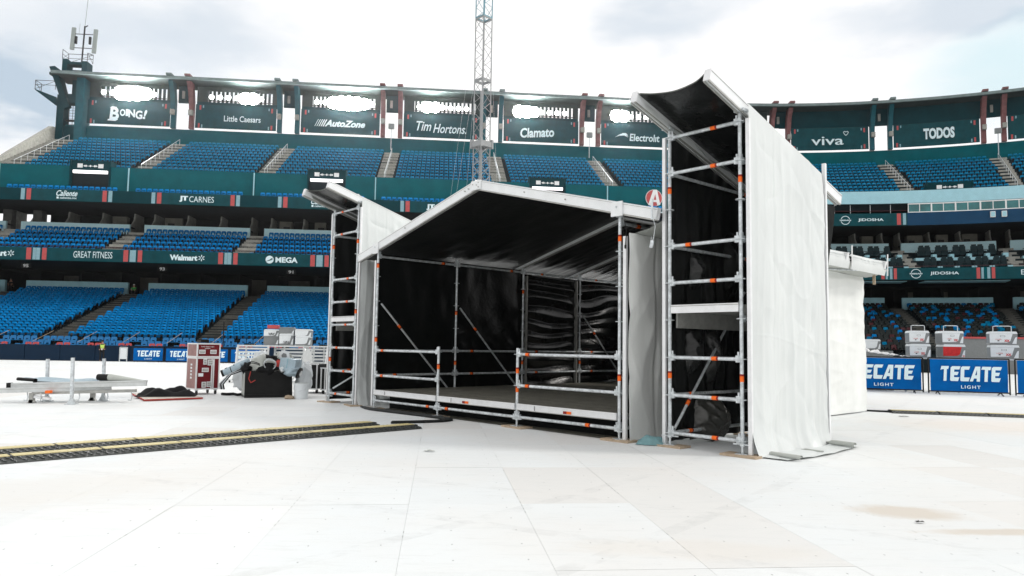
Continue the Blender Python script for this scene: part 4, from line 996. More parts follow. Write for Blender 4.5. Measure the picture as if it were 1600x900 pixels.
# right outside wall, white
def rw(u, v):
    y = -.02+u*(4*B+.12); z = .02+v*2.9
    f_ = .05*(1-2*abs(noise.noise(Vector((y*1.7+z*.25, z*.5, 5)))))+.03*(1-2*abs(noise.noise(Vector((y*2.5-z*.8, z*1.1, 8)))))**2 if y < 3 else 0
    f_ += -.03*math.exp(-((y-.63)/.02)**2)
    if y > 5: f_ += .022*(1-2*abs(noise.noise(Vector((y*.5, z*3.2, 1)))))+.012*noise.noise(Vector((y*3, z*6, 3)))
    return (W3+.125+max(-.03, f_)+.02*noise.noise(Vector((y*1.5, z, 1))), y, z)
m_ = MB(); m_.grid(rw, 260, 110, 'tarp_bright'); m_.build('white_side_wall', STG, smooth=True)
m_ = MB(); m_.grid(lambda u, v: (W3+.14+.5*v+fold(u, v, .05, 10, 2, 6), .1+u*(4*B+.1), 2.92-.03*math.sin(v*3)+.14*v), 60, 5, 'tarp_grey'); m_.build('eave_curtain', STG, smooth=True)
m_ = MB(); m_.bar((W3+.10, .0, .0), (W3+.10, .0, 2.88), .055, .045, 'alu'); m_.build('keder_rail', STG)
m_ = MB(); m_.bar((-.07, .0, .06), (-.07, .0, 3.0), .05, .045, 'alu'); m_.build('keder_rail', STG)
# roof
APX = 3.10; LX, RX = -.68, 6.88; HL, HA, HR = 3.09, 4.10, 3.13
def beam(root, p, q, name='roof_beam', w_=.075, h_=.155):
    p, q = Vector(p), Vector(q); m_ = MB(); m_.bar(p, q, w_, h_, 'beam_white')
    d = (q-p).normalized(); u_ = Vector((0, 0, 1)); u_ = (u_-d*u_.dot(d)).normalized(); sdv = d.cross(u_)
    for sg in (-1, 1): m_.bar(p-u_*(h_/2+.012)+sdv*sg*(w_/2-.012), q-u_*(h_/2+.012)+sdv*sg*(w_/2-.012), .02, .02, 'alu_dull')
    m_.bar(p+u_*(h_/2-.022)-sdv*(w_/2+.003), q+u_*(h_/2-.022)-sdv*(w_/2+.003), .004, .006, 'alu_dull')
    m_.bar(p+u_*(h_/2-.022)+sdv*(w_/2+.003), q+u_*(h_/2-.022)+sdv*(w_/2+.003), .004, .006, 'alu_dull')
    m_.bar(p-d*.004, p, w_+.01, h_+.01, 'alu'); m_.bar(q, q+d*.004, w_+.01, h_+.01, 'alu')
    return m_.build(name, root)
YB = [-.02, 2*B, 3*B, 4*B-.12]
for y in YB:
    kdrop = 0
    beam(STG, (LX, y, HL), (APX-.01, y, HA)); beam(STG, (APX+.01, y, HA), (RX, y, HR))
m_ = MB(); m_.box(APX-.13, APX+.13, -.075, -.06, HA-.10, HA+.06, 'beam_white'); 
for dx, dz in ((-.3, -.085), (-.2, -.058), (-.08, 0), (.07, .02), (.07, -.06), (.02, -.02)): m_.tube((APX+dx, -.085, HA+dz), (APX+dx, -.058, HA+dz), .012, 'alu_dull', 6)
m_.build('ridge_plate', STG, kind='stuff')
for x, z in ((W3, 3.30), (0, 3.26)):
    m_ = MB(); m_.box(x-.10, x+.10, -.085, -.06, z-.13, z+.08, 'beam_white'); m_.tube((x, -.1, z), (x, -.084, z), .016, 'galv', 8); m_.build('beam_clamp', STG)
m_ = MB()
for (x, z) in ((1.0, 3.55), (4.3, 3.79), (5.2, 3.55)): m_.tube((x, -.075, z), (x, -.06, z), .013, 'alu_dull', 6)
m_.build('bolt', STG)
def roofsheet(x0, h0, x1, h1, y0, y1, sd_):
    def f(u, v):
        x = x0+(x1-x0)*u; h = h0+(h1-h0)*u; s_ = math.sin(math.pi*v)
        return (x, y0+(y1-y0)*v, h-.04*s_*math.sin(math.pi*min(1, u*1.0))-.0-abs(fold(u, v, .05, 3, 9, sd_))*s_)
    return f
segs = [(YB[i], YB[i+1]) for i in range(3)]
for i, (y0, y1) in enumerate(segs):
    for (x0, h0, x1, h1) in ((LX+.02, HL+.02, APX, HA+.03), (APX, HA+.03, RX-.02, HR+.02)):
        m_ = MB(); m_.grid(roofsheet(x0, h0-.04, x1, h1-.04, y0+.04, y1-.04, i+x0), 40, 40, 'tarp_black_soft' if i < 2 else 'tarp_black'); m_.build('roof_lining', STG, smooth=True)
        m_ = MB(); m_.grid(roofsheet(x0, h0+.01, x1, h1+.01, y0+.04, y1-.04, i+x0), 20, 20, 'tarp_white'); m_.build('roof_sheet', STG, smooth=True)
# eave fascias on the right
for (y0, y1) in ((2*B-1.6, 2*B+.02), (2*B+.05, 3*B+.15), (3*B+.25, 4*B-.05)):
    m_ = MB(); m_.grid(lambda u, v: (RX-.05+.03*math.sin(v*math.pi)+fold(u, v, .006, 5, 2, y0), y0+(y1-y0)*u, HR-.22+.30*v), 24, 6, 'tarp_white'); m_.build('eave_fascia', STG, smooth=True)
for y in (3*B+.2, 4*B-.02): m_ = MB(); m_.tube((RX, y, HR-.22), (RX+.01, y, HR+.24), .013, 'white', 8); m_.build('eave_pin', STG)
m_ = MB(); m_.tube((W3+.1, 2.5*B, 2.86), (RX-.05, 4*B, 3.02), .02, 'galv', 6); m_.bar((W3+.35, 4*B+.1, 2.75), (W3+.35, 4*B+.1, 3.05), .05, .05, 'wood'); m_.build('eave_strut', STG)
# rigging at the right eave tip
m_ = MB(); m_.tube((RX-.05, -.1, 3.05), (RX-.04, -.1, 3.33), .014, 'galv', 6); m_.path([(RX-.04, -.1, 3.1), (RX+.0, -.09, 2.95), (RX-.03, -.09, 2.78), (RX-.08, -.09, 2.72), (RX-.06, -.09, 2.82)], .005, 'galv'); m_.bar((RX-.06, -.1, 2.66), (RX-.04, -.1, 2.76), .02, .05, 'galv'); m_.build('ratchet_strap', STG)
# ladders of folded webbing near D
m_ = MB(); m_.path([(W3+.1, -.03, 3.1), (W3+.14, -.03, 2.95), (W3+.12, -.03, 2.75)], .006, 'black', 5); m_.tube((W3+.12, -.03, 2.70), (W3+.12, -.03, 2.75), .014, 'black', 6); m_.build('cord', STG)

# ------------------------------------------------------------------ towers
def tower(loc, th, wid, z0, label, side, front_k, lband, deckband):
    t = thing('scaffold_tower', label, 'scaffold tower', (*loc, 0), -th, 'scaffold towers beside the stage')
    D = B
    hf = lambda y: 4.415-.302*y      # underside line of the sloping beams
    for x, nm in ((0, 'L'), (wid, 'R')):
        post(t, x, 0, .12, 4.36, z0, ([3.44, .94] if side > 0 else ([3.44, .94] if x == 0 else [3.47, 1.97])))
        post(t, x, D, .12, 3.74, z0, (), board=(side > 0))
    for i, k in enumerate(front_k):
        ledger(t, (0, 0, z0+.5*k), (wid, 0, z0+.5*k), lband[i])
    for k in (7, 5, 1, 0):
        ledger(t, (0, 0, z0+.5*k), (0, D, z0+.5*k), .93 if k > 1 else .22)
    for k in (7, 5, 3, 0):
        ledger(t, (wid, 0, z0+.5*k), (wid, D, z0+.5*k), None); 
    for k in (5, 3, 0): ledger(t, (0, D, z0+.5*k), (wid, D, z0+.5*k), None)
    if side > 0: ledger(t, (.03, .06, z0+.05), (.03, 1.84, z0+1.98), .17, .02, .0, 'diagonal_brace', False)
    else: ledger(t, (.0+.06, .06, z0+.10), (.75, 1.2, z0+.95), .5, .02, .0, 'diagonal_brace', False)
    # deck platform
    m_ = MB(); m_.box(.03, wid-.03, -.02, .02, 1.775, 1.885, 'alu'); m_.box(.03, wid-.03, -.026, -.021, 1.862, 1.872, 'alu_dull'); m_.build('deck_edge_beam', t)
    m_ = MB(); m_.box(.03, wid-.03, .021, D-.1, 1.80, 1.87, 'alu_dull'); m_.build('tower_deck', t)
    m_ = MB(); m_.box(.03, .06, .1, D-.1, 1.58, 1.797, 'alu_dull'); m_.build('deck_side_beam', t)
    # sloping roof beams
    for x in (-.02, wid+.02):
        p_ = (x, -.75, hf(-.75)-.05); q_ = (x, 2.72, hf(2.72)-.02); beam(t, p_, q_, 'sloping_beam', .085, .145)
        m_ = MB(); m_.box(x-.07, x+.07, -.06, .07, 4.30, 4.335, 'galv'); m_.bar((x-.055, -.0, 4.32), (x-.055, -.02, 4.5), .012, .06, 'galv'); m_.build('beam_clamp', t)
    def rs_(u, v):
        y = -.72+3.38*v; x = .03+(wid-.03)*u; edge = 4*u*(1-u)
        return (x, y+.12*edge*(1-v)**6, hf(y)-.01-.055*edge*(1-.3*v)-.03*edge*abs(noise.noise(Vector((u*3, v*6, 2))))+.03*u**6)
    m_ = MB(); m_.grid(rs_, 24, 40, 'tarp_black'); m_.build('roof_lining', t, smooth=True)
    m_ = MB(); m_.grid(lambda u, v: (lambda q: (q[0], q[1]+.004, q[2]+.02))(rs_(u, v)), 16, 24, 'tarp_grey'); m_.build('roof_sheet', t, smooth=True)
    # flap along the left beam
    m_ = MB(); m_.grid(lambda u, v: (.03+.10*u+.02*math.sin(v*22), -.6+3.0*v, hf(-.6+3.0*v)-.05-.10*u-.02*math.sin(v*17)), 4, 40, 'tarp_grey'); m_.build('sheet_flap', t, smooth=True)
    # black inner cloths
    def inn(u, v):
        y = .05+u*(D-.02); top = hf(y)-.1; z = .06+v*(top-.06)
        a = 1 if z < 2.4 else .35
        return (-.07+a*(fold(u, v, .05, 7, 4, 9+side)+.02*math.sin(u*40+3*noise.noise(Vector((u*3, v*3, 0))))), y, z)
    m_ = MB(); m_.grid(inn, 60, 90, 'tarp_black_soft'); m_.build('black_side_cloth', t, smooth=True)
    m_ = MB(); m_.grid(lambda u, v: (-.05+u*(wid+.08), D+.05+fold(u, v, .05, 6, 3, 3), .06+v*(hf(D)-.2)), 30, 60, 'tarp_black_soft'); m_.build('black_back_cloth', t, smooth=True)
    # outside white cloth on the right side
    def outw(u, v):
        y = .0+u*1.96; top = 4.39-.288*y; z = .012+v*(top-.012)
        base = wid+.125
        kz = 1.5 if side < 0 else 1.0
        d_ = kz*(.035*noise.noise(Vector((u*3.5, v*.8, 12+side)))+.015*(1-2*abs(noise.noise(Vector((u*9+.4*v, v*1.1, 4)))))+.014*max(0, 1-3.2*abs(noise.noise(Vector((u*2.4+v*3.1, v*3.4-u*1.6, 2)))))**2-.010*max(0, 1-3.5*abs(noise.noise(Vector((u*2.2-v*3.5, v*4.2+u*2.0, 22)))))**2+.0015*noise.noise(Vector((u*40, v*3, 7))) + .004*math.exp(-((v-.335-.012*math.sin(u*5))/.004)**2) - .008*math.exp(-((u-.28-.02*v)/.012)**2)+.05*max(0, .3-v)*noise.noise(Vector((u*7, v*6, 9))))
        d_ *= min(1, (1-v)*12)*min(1, .25+u*6)
        d_ += .035*math.exp(-((u-.82)/.05)**2)*(noise.noise(Vector((u*12, v*11, 3))))     # crumpled band near the back edge
        lo_ = max(0, .10-v)/.10
        d_ += .10*lo_**2+.03*lo_*math.sin(u*19)
        return (base+d_, y, z)
    m_ = MB(); m_.grid(outw, 130, 300, 'tarp_white'); m_.build('white_side_cloth', t, smooth=True)
    m_ = MB(); m_.bar((wid+.115, .0, .03), (wid+.115, .0, 4.2), .05, .04, 'alu'); m_.bar((wid+.13, 2.03, .03), (wid+.13, 2.03, 3.98), .05, .045, 'beam_white'); m_.bar((-.085, -.0, .03), (-.085, -.0, 4.2), .05, .04, 'alu'); m_.build('keder_rail', t)
    # black flap hanging at the back
    m_ = MB(); m_.grid(lambda u, v: (wid+.02+.01*math.sin(v*9), 2.08+(.50*(1-u*0)*max(0, v)**.8+.0)*u+.01, 1.7+v*(3.45-1.7)), 10, 24, 'tarp_black_matt'); m_.build('back_flap', t, smooth=True)
    return t
T1 = tower((2.1362, 9.9761), .8389, 1.0742, .184, 'tall scaffold tower on the right wrapped in a white cloth, nearest the camera', 1, (8, 7, 5, 4, 2, 1, 0), (.64, .64, .28, .63, .64, .64, .64), 1)
T2 = tower((-4.0124, 16.4736), .8561, 1.0886, .203, 'far scaffold tower on the left of the stage with a crinkled white cloth', -1, (8, 7, 5, 4, 3, 2, 1, 0), (.35, .35, .65, .65, .62, .28, .6, .3), 1)
# cloth skirt lying on the floor at the right tower
def sk(u, v):
    y = .05+u*2.05; ext = .12+ (.34+.06*math.sin(u*4))*v
    return (1.0742+.10+ext, y+.02*v, .016+.05*abs(noise.noise(Vector((u*6, v*2, 1))))*(1-v)+.01*abs(math.sin(u*12)))
m_ = MB(); m_.grid(sk, 50, 10, 'tarp_white'); m_.build('floor_skirt', T1, smooth=True)
def roll(y, x0, x1, r, rz):
    m_ = MB()
    def f(u, v):
        a = v*5.2; rr = r*(1-.35*v); return (x0+(x1-x0)*u, y+rz*u+rr*math.cos(a), r+.012+rr*math.sin(a)*(.9 if u > .1 else .3))
    m_.grid(f, 12, 16, 'tarp_grey'); m_.build('rolled_hem', T1, smooth=True)
roll(.22, 1.26, 1.74, .035, -.05); roll(1.86, 1.26, 1.66, .045, -.05); roll(1.05, 1.3, 1.6, .018, -.03)
m_ = MB(); m_.grid(lambda u, v: (-.12+.30*math.sin(math.pi*min(1, v*.9+.1))**.7*math.sin(math.pi*u)**.7+.09*math.sin(math.pi*u)*(1-2*abs(noise.noise(Vector((u*3.5+v, v*2.2, 3)))))+.03*noise.noise(Vector((u*11, v*9, 1))), .62+.78*u-.1*v*(u-.5), .03+.62*v+.06*noise.noise(Vector((u*4, 2, 3)))), 44, 36, 'tarp_shiny'); m_.build('crumpled_sheet', T1, smooth=True)
for (ya, yb, za, zb_, sd_) in ((.45, .8, .9, 1.75, 5), (.95, 1.25, .75, 1.75, 8), (1.35, 1.95, 1.95, 3.15, 11), (.55, .85, 2.1, 2.75, 14)):
    m_ = MB(); m_.grid(lambda u, v: (-.14+.20*math.sin(math.pi*u)**.8*math.sin(math.pi*v)**.8+.05*(1-2*abs(noise.noise(Vector((u*3+.5*v, v*2.5, sd_)))))*math.sin(math.pi*u)*math.sin(math.pi*v)+.012*noise.noise(Vector((u*9, v*12, sd_))), ya+(yb-ya)*u, za+(zb_-za)*v), 24, 50, 'tarp_black'); m_.build('crumpled_sheet', T1, smooth=True)
# crumpled teal sheet between stage and tower
m_ = MB(); m_.grid(lambda u, v: ((u-.5)*.42, (v-.5)*.26, .01+.15*math.sin(math.pi*u)**.6*math.sin(math.pi*v)**.6*(.7+.6*noise.noise(Vector((u*4, v*4, 2))))), 20, 14, 'teal_sheet')
o = m_.build('crumpled_sheet', loc=(1.93, 10.12, 0), rotz=-.4, smooth=True); tag(o, 'crumpled teal plastic sheet on the floor between stage and tall tower', 'plastic sheet')

# ------------------------------------------------------------------ lattice mast behind the stage
MST = thing('lattice_mast', 'tall slim white lattice mast rising behind the stage roof', 'mast', (-1.48, 33, 0), R(45))
hs = .265
for i in range(7):
    z0, z1 = i*2.95+1.55, (i+1)*2.95+1.55
    if i == 0: z0 = .0
    k = 'mast' if z0 < 14 else 'mast_blue'
    m_ = MB()
    for sx in (-1, 1):
        for sy in (-1, 1): m_.tube((sx*hs, sy*hs, z0), (sx*hs, sy*hs, z1), .026, k, 7)
    for z, tt in ((z0+.03, 0), (z1-.03, 0)):
        for a, b in (((-1, -1), (1, -1)), ((1, -1), (1, 1)), ((1, 1), (-1, 1)), ((-1, 1), (-1, -1))): m_.bar((a[0]*hs, a[1]*hs, z), (b[0]*hs, b[1]*hs, z), .05, .05, k)
    n = int(round((z1-z0)/.49)); st = (z1-z0-.1)/n
    for j in range(n):
        za = z0+.05+j*st; zb = za+st
        for a, b in (((-1, -1), (1, -1)), ((1, -1), (1, 1)), ((1, 1), (-1, 1)), ((-1, 1), (-1, -1))):
            p_, q_ = (a, b) if j % 2 else (b, a)
            m_.tube((p_[0]*hs, p_[1]*hs, za), (q_[0]*hs, q_[1]*hs, zb), .012, k, 5)
            m_.tube((q_[0]*hs, q_[1]*hs, za), (p_[0]*hs, p_[1]*hs, zb), .012, k, 5) if z0 < 9 else None
    m_.build('mast_section', MST)
m_ = MB()
for sx in (-1, 1):
    for sy in (-1, 1): m_.box(sx*.33-.05, sx*.33+.05, sy*.33-.05, sy*.33+.05, 10.2, 10.6, 'mast')
m_.box(-.36, .36, -.36, -.3, 10.25, 10.5, 'mast'); m_.box(-.36, .36, .3, .36, 10.25, 10.5, 'mast'); m_.box(-.36, -.3, -.298, .298, 10.25, 10.5, 'mast'); m_.box(.3, .36, -.298, .298, 10.25, 10.5, 'mast'); m_.build('sleeve_block', MST)
m_ = MB(); m_.tube((0, .1, 0), (0, .1, 12.9), .05, 'mast', 6); m_.build('hoist_cable_duct', MST)
for i, (dx, dy, z) in enumerate(((-3.2, 1.5, 19.5), (-1.7, 2.0, 19.5), (-2.6, .4, 16.2), (1.6, -.5, 21))):
    m_ = MB(); m_.tube((-1.48, 33, z), (-1.48+dx*.55, 33+dy, 6), .005, 'galv', 4); m_.tube((-1.48+dx*.55, 33+dy, 6), (-1.48+dx, 33+dy*2, .0), .005, 'galv', 4)
    o = m_.build('guy_wire'); tag(o, ['thin wire hanging from the mast, farthest left', 'thin wire hanging from the mast, second from the left', 'thin wire hanging closest to the left of the mast', 'thin wire hanging on the right of the mast'][i], 'wire', 'thin wires hanging by the mast')

# ------------------------------------------------------------------ cable ramps
m_ = MB(); L_ = .88
prof = [(-.27, 0), (-.26, .010), (-.10, .050), (.10, .050), (.26, .010), (.27, 0)]
m_.prism(prof, 0, L_, 'rubber', lambda x, a, b: (x, a, b))
for i in range(11):
    for sg in (-1, 1):
        for rr_ in (0, 1):
            x = .04+i*.078+rr_*.039; y = sg*(.145+rr_*.07); z = .010+(.26-abs(y))/.16*.040
            m_.bar((x, y-sg*.022, z+.009), (x+.03, y+sg*.022, z-.003), .018, .012, 'rubber')
o = m_.build('ramp_body'); RB = o.data; bpy.data.objects.remove(o)
m_ = MB(); m_.box(.012, L_-.012, -.092, .092, .0503, .056, 'yellow'); 
for i in range(20): m_.box(.05+i*.04, .06+i*.04, -.085, .085, .0561, .0575, 'yellow')
o = m_.build('lid'); RLd = o.data; bpy.data.objects.remove(o)
m_ = MB(); m_.box(L_-.028, L_+.028, -.12, -.05, .01, .05, 'black'); m_.box(L_-.028, L_+.028, .05, .12, .01, .05, 'black'); o = m_.build('connector'); RCn = o.data; bpy.data.objects.remove(o)
def ramprow(p, q, gap, lab, n, st=0):
    p, q = Vector((*p, 0)), Vector((*q, 0)); d = (q-p).normalized(); a = math.atan2(d.y, d.x)
    for i in range(n):
        o = q-d*((i+1)*(L_+gap))
        r_ = thing('cable_ramp', (lab if i else lab.replace('section', 'end section nearest the stage') if 'yellow' in lab else lab), 'cable ramp', (o.x, o.y, .004), a+random.uniform(-.004, .004), lab)
        share(RB, 'ramp_body', r_); share(RLd, 'lid', r_); share(RCn, 'connector', r_)
dv = Vector((.716, .698)); pv = Vector((-.698, .716))
ne = Vector((-1.35, 11.58))+pv*.27; fe = Vector((-2.15, 12.55))+pv*.02
fe = ne + pv*.66 - dv*.32
ramprow(tuple(ne-dv*9), tuple(ne), .008, 'yellow-lidded black cable ramp section in the row nearest the camera', 11)
ramprow(tuple(fe-dv*9), tuple(fe), .008, 'yellow-lidded black cable ramp section in the farther of the two rows', 11)
ramprow((14.0, 14.4), (8.15, 16.05), .03, 'cable ramp section in the row behind the right tower', 8)
cb = thing('cable_bundle', 'bundle of black cables running from the stage corner to the cable ramps', 'cables', (0, 0, 0))
for i in range(5):
    o_ = i*.045; m_ = MB()
    pts = [(-3.05, 15.25, .02), (-2.75-o_*.3, 14.85-o_, .02), (-2.1-o_*.5, 14.25-o_*1.0, .02), (-1.45-o_*.4, 13.62-o_, .02), (-1.06-o_*.6, 13.15-o_*.6, .02), (-.98-o_*.8, 12.85, .02), (-1.12-o_*.5, 12.6+o_*.5, .02), (-1.45, 12.42+o_*.8, .02), (-1.95, 12.25+o_*.7, .02)]
    P_ = []
    for j in range(len(pts)-1):
        for t in (0, .33, .66):
            a, b = Vector(pts[j]), Vector(pts[j+1]); P_.append(a.lerp(b, t))
    P_.append(Vector(pts[-1])); P_ = [P_[0]]+[(P_[j-1]+P_[j]*2+P_[j+1])/4 for j in range(1, len(P_)-1)]+[P_[-1]]
    m_.path(P_, .018, 'cable', 6); m_.build('cable', cb)
m_ = MB(); m_.path([(6.9, 16.9, .015), (7.5, 16.4, .015), (8.0, 16.1, .02), (8.2, 16.03, .02)], .02, 'cable', 6); o = m_.build('black_cable'); tag(o, 'black cable from the white stage wall to the right cable ramp', 'cable')

# ------------------------------------------------------------------ left: stacked beams on a cradle
TR = thing('beam_cradle', 'low cradle of galvanised feet and uprights holding aluminium beams', 'cradle', (-9.0, 15.2, 0), 0)
for (x, y, h, nm) in ((-9.66, 15.55, .88, 1), (-8.76, 14.91, .93, 1), (-8.62, 15.8, .90, 1)):
    m_ = MB(); m_.bar((x+9.0, y-15.2, .0), (x+9.0-.03, y-15.2, h), .052, .052, 'galv', (0, 1, 0)); m_.box(x+9-.1, x+9+.1, y-15.2-.08, y-15.2+.08, 0, .02, 'galv'); m_.prism([(-.08, .02), (.08, .02), (.03, .12), (-.03, .12)], -.03, .03, 'galv', lambda t, a, b, x=x, y=y: (x+9+a, y-15.2+t, b)); m_.build('upright', TR)
for (x, y) in ((-9.68, 15.1), (-8.9, 15.9)):
    m_ = MB(); m_.box(x+9-.04, x+9+.04, y-15.2-.04, y-15.2+.04, 0, .2, 'alu_dull'); m_.prism([(-.08, 0), (.08, 0), (.035, .07), (-.035, .07)], -.04, .04, 'alu_dull', lambda t, a, b, x=x, y=y: (x+9+a, y-15.2+t, b)); m_.build('foot', TR)
m_ = MB(); m_.bar((-.68, -.1, .20), (1.2, .35, .25), .07, .06, 'alu_dull'); m_.bar((-.66, .4, .2), (.45, .62, .2), .06, .06, 'alu_dull'); m_.bar((-.62, -.1, .13), (-.25, -.2, .1), .07, .05, 'alu'); m_.build('cradle_frame', TR)
m_ = MB(); m_.bar((-.35, -.19, .235), (-.25, -.17, .237), .10, .055, 'orange'); m_.build('orange_end', TR)
m_ = MB()
for (x, y) in ((-.75, -.15), (-.45, -.2), (.15, .1), (.62, .3), (1.12, .3)): m_.path([(x, y, .22), (x+.02, y, .12), (x+.0, y, .05), (x-.06, y, .06)], .011, 'galv', 5)
m_.build('hook', TR)
for i, (p_, q_, hh) in enumerate((((-10.15, 15.05, .335), (-7.55, 15.45, .42), .12), ((-12.2, 14.2, .20), (-8.3, 15.5, .31), .1), ((-10.0, 15.3, .33), (-7.7, 15.75, .40), .11), ((-9.9, 15.5, .42), (-7.62, 15.6, .45), .05))):
    m_ = MB(); m_.bar(p_, q_, .08, hh, 'alu_beam'); d_ = (Vector(q_)-Vector(p_)).normalized(); m_.bar(Vector(p_)-d_*.01, Vector(p_)+d_*.07, .09, hh+.015, 'black'); m_.bar(Vector(p_)+Vector((0, -.042, hh*.2)), Vector(q_)+Vector((0, -.042, hh*.2)), .006, .008, 'alu_dull')
    o = m_.build('aluminium_beam'); tag(o, ['thick aluminium beam on top of the cradle with a black end', 'long aluminium beam sticking out to the left of the cradle', 'aluminium beam at the back of the cradle', 'thin aluminium rail lying over the beams'][i], 'beam', 'aluminium beams on the cradle')
m_ = MB(); m_.grid(lambda u, v: (-10.05+1.9*u, 15.25+.35*v+.1*u, .45+.07*math.sin(math.pi*v)*(.6+.9*abs(noise.noise(Vector((u*5, v*3, 1)))))-.03*math.sin(u*math.pi)), 50, 14, 'skyblue_bag')
o = m_.build('folded_sheet', smooth=True); tag(o, 'pale blue folded plastic sheet lying on the aluminium beams', 'plastic sheet')
m_ = MB(); m_.grid(lambda u, v: (-10.05+.36*u, 15.2+.06*math.cos(v*6.28), .475+.034*math.sin(v*6.28)-.02*u), 4, 14, 'black'); o = m_.build('rolled_sheet', smooth=True); tag(o, 'rolled black sheet at the left end of the aluminium beams', 'plastic sheet'); m_ = MB(); m_.grid(lambda u, v: (-8.50+.24*u, 15.35+.09*math.cos(v*6.28), .53+.065*math.sin(v*6.28)), 4, 14, 'black')
m_.grid(lambda u, v: (-8.27+.62*u, 15.35+.095*(1-.6*u)*math.cos(v*6.28)+.1*u, .53-.06*u+.070*(1-.8*u)*math.sin(v*6.28)), 10, 14, 'tarp_grey')
o = m_.build('rolled_sheet', smooth=True); tag(o, 'rolled grey and black plastic sheet at the right end of the beams', 'plastic sheet')
# board with black cloth
q = thing('plywood_board', 'pale plywood board with red edges lying flat on the floor', 'board', (-8.0, 17.1, 0), R(-0))
m_ = MB(); bp_ = [(-1.0, .62), (.2, -1.2), (1.1, -.35), (-.25, 1.5)]; m_.add([(x, y, .012) for x, y in bp_]+[(x, y, .04) for x, y in bp_], [(0, 1, 2, 3), (7, 6, 5, 4), (0, 1, 5, 4), (1, 2, 6, 5), (2, 3, 7, 6), (3, 0, 4, 7)], 'wood_red'); m_.build('board_edge', q)
m_ = MB(); m_.add([(x*.985, y*.985, .0405) for x, y in bp_], [(0, 1, 2, 3)], 'interior_beige'); m_.mats[0] = 'deck'; m_ = MB(); m_.add([(x*.98, y*.98, .042) for x, y in bp_], [(0, 1, 2, 3)], 'ply'); m_.build('board_face', q)
m_ = MB(); m_.grid(lambda u, v: ((u-.5)*1.25, (v-.5)*.7, .045+.27*(math.sin(math.pi*u)**.5*math.sin(math.pi*v)**.5)*(.6+.7*noise.noise(Vector((u*4, v*4, 9))))), 26, 18, 'cloth_black'); o = m_.build('black_cloth', loc=(-7.85, 17.05, 0), rotz=.3, smooth=True); tag(o, 'heap of black cloth on the plywood board', 'cloth')

# ------------------------------------------------------------------ flight case (maroon)
FC = thing('flight_case', 'tall maroon flight case with silver edges on castors, left of the black bin', 'flight case', (-7.63, 18.05, 0), R(44))
FW_, FD_ = .56, .60; z0_, zs, zt_ = .13, .90, 1.24
for (a, b, nm) in ((z0_, zs-.01, 'case_body'), (zs+.01, zt_, 'case_lid')):
    m_ = MB(); m_.box(0, FW_, .0, FD_, a, b, 'maroon'); m_.box(-.003, -.001, .02, FD_-.02, a+.02, b-.02, 'maroon_dusty'); m_.build(nm, FC)
m_ = MB()
for x in (-.008, FW_-.022):
    for y in (-.008, FD_-.022):
        for (a, b) in ((z0_, zs-.01), (zs+.01, zt_)): m_.box(x, x+.03, y, y+.03, a, b, 'alu')
for z in (z0_-.01, zs-.03, zs+.005, zt_-.02):
    m_.box(-.01, FW_+.01, -.012, .015, z, z+.03, 'alu'); m_.box(-.012, .015, .016, FD_+.01, z, z+.03, 'alu'); m_.box(FW_-.015, FW_+.012, .016, FD_+.01, z, z+.03, 'alu'); m_.box(.016, FW_-.016, FD_-.015, FD_+.012, z, z+.03, 'alu')
m_.build('edge_trim', FC)
def latch(x, z, w_, h_, nm='latch'):
    m_ = MB(); m_.box(x-w_/2, x+w_/2, -.02, -.002, z-h_/2, z+h_/2, 'alu'); m_.box(x-w_/2+.018, x+w_/2-.018, -.0235, -.0203, z-h_/2+.02, z+h_/2-.02, 'alu_dull'); m_.box(x-w_*.3, x+w_*.3, -.03, -.024, z-.008, z+.008, 'steel_white'); m_.build(nm, FC)
latch(.12, 1.04, .15, .10, 'handle'); latch(.39, 1.04, .15, .10, 'handle'); latch(.20, .80, .09, .14); latch(.33, .78, .13, .14); latch(.21, .60, .16, .10, 'handle'); latch(.19, .24, .10, .14); latch(.32, .25, .12, .13)
m_ = MB(); m_.box(.355, .385, -.018, -.004, .15, .86, 'alu'); m_.box(.40, .43, -.018, -.004, .15, .86, 'alu'); m_.build('hinge_strip', FC)
m_ = MB(); m_.box(.05, .17, -.005, -.001, .44, .52, 'cooler_white'); m_.build('sticker', FC)
put_text(FC, 'Solid State Logic', .25, 1.165, .32, .03, 'white', y=-.004); put_text(FC, 'L550+', .25, 1.125, .13, .03, 'white', y=-.004)
m_ = MB()
for z in (.72, .64, .56, .48, .40): m_.box(-.006, -.004, .26, .36, z-.02, z+.025, 'cooler_white')
m_.build('side_print', FC)
for x in (.05, FW_-.05):
    for y in (.06, FD_-.06): m_ = MB(); m_.tube((x-.015, y, .05), (x+.015, y, .05), .05, 'black', 12); m_.box(x-.03, x+.03, y-.02, y+.03, .09, .128, 'galv'); m_.build('castor', FC)
m_ = MB(); m_.box(.16, .36, .2, .45, 1.262, 1.33, 'black'); m_.box(.18, .34, .22, .4, 1.3301, 1.345, 'cloth_black'); o = m_.build('small_box', loc=(-7.63, 18.05, 0), rotz=R(44)); tag(o, 'small black box on top of the maroon flight case', 'box')
m_ = MB(); m_.path([(-7.0, 18.1, .03), (-6.85, 18.0, .03), (-6.7, 18.05, .04), (-6.55, 17.9, .03), (-6.4, 18.1, .05), (-6.2, 17.95, .04)], .035, 'cloth_black', 6); o = m_.build('black_strap', smooth=True); tag(o, 'black strap on the floor between flight case and black bin', 'strap')

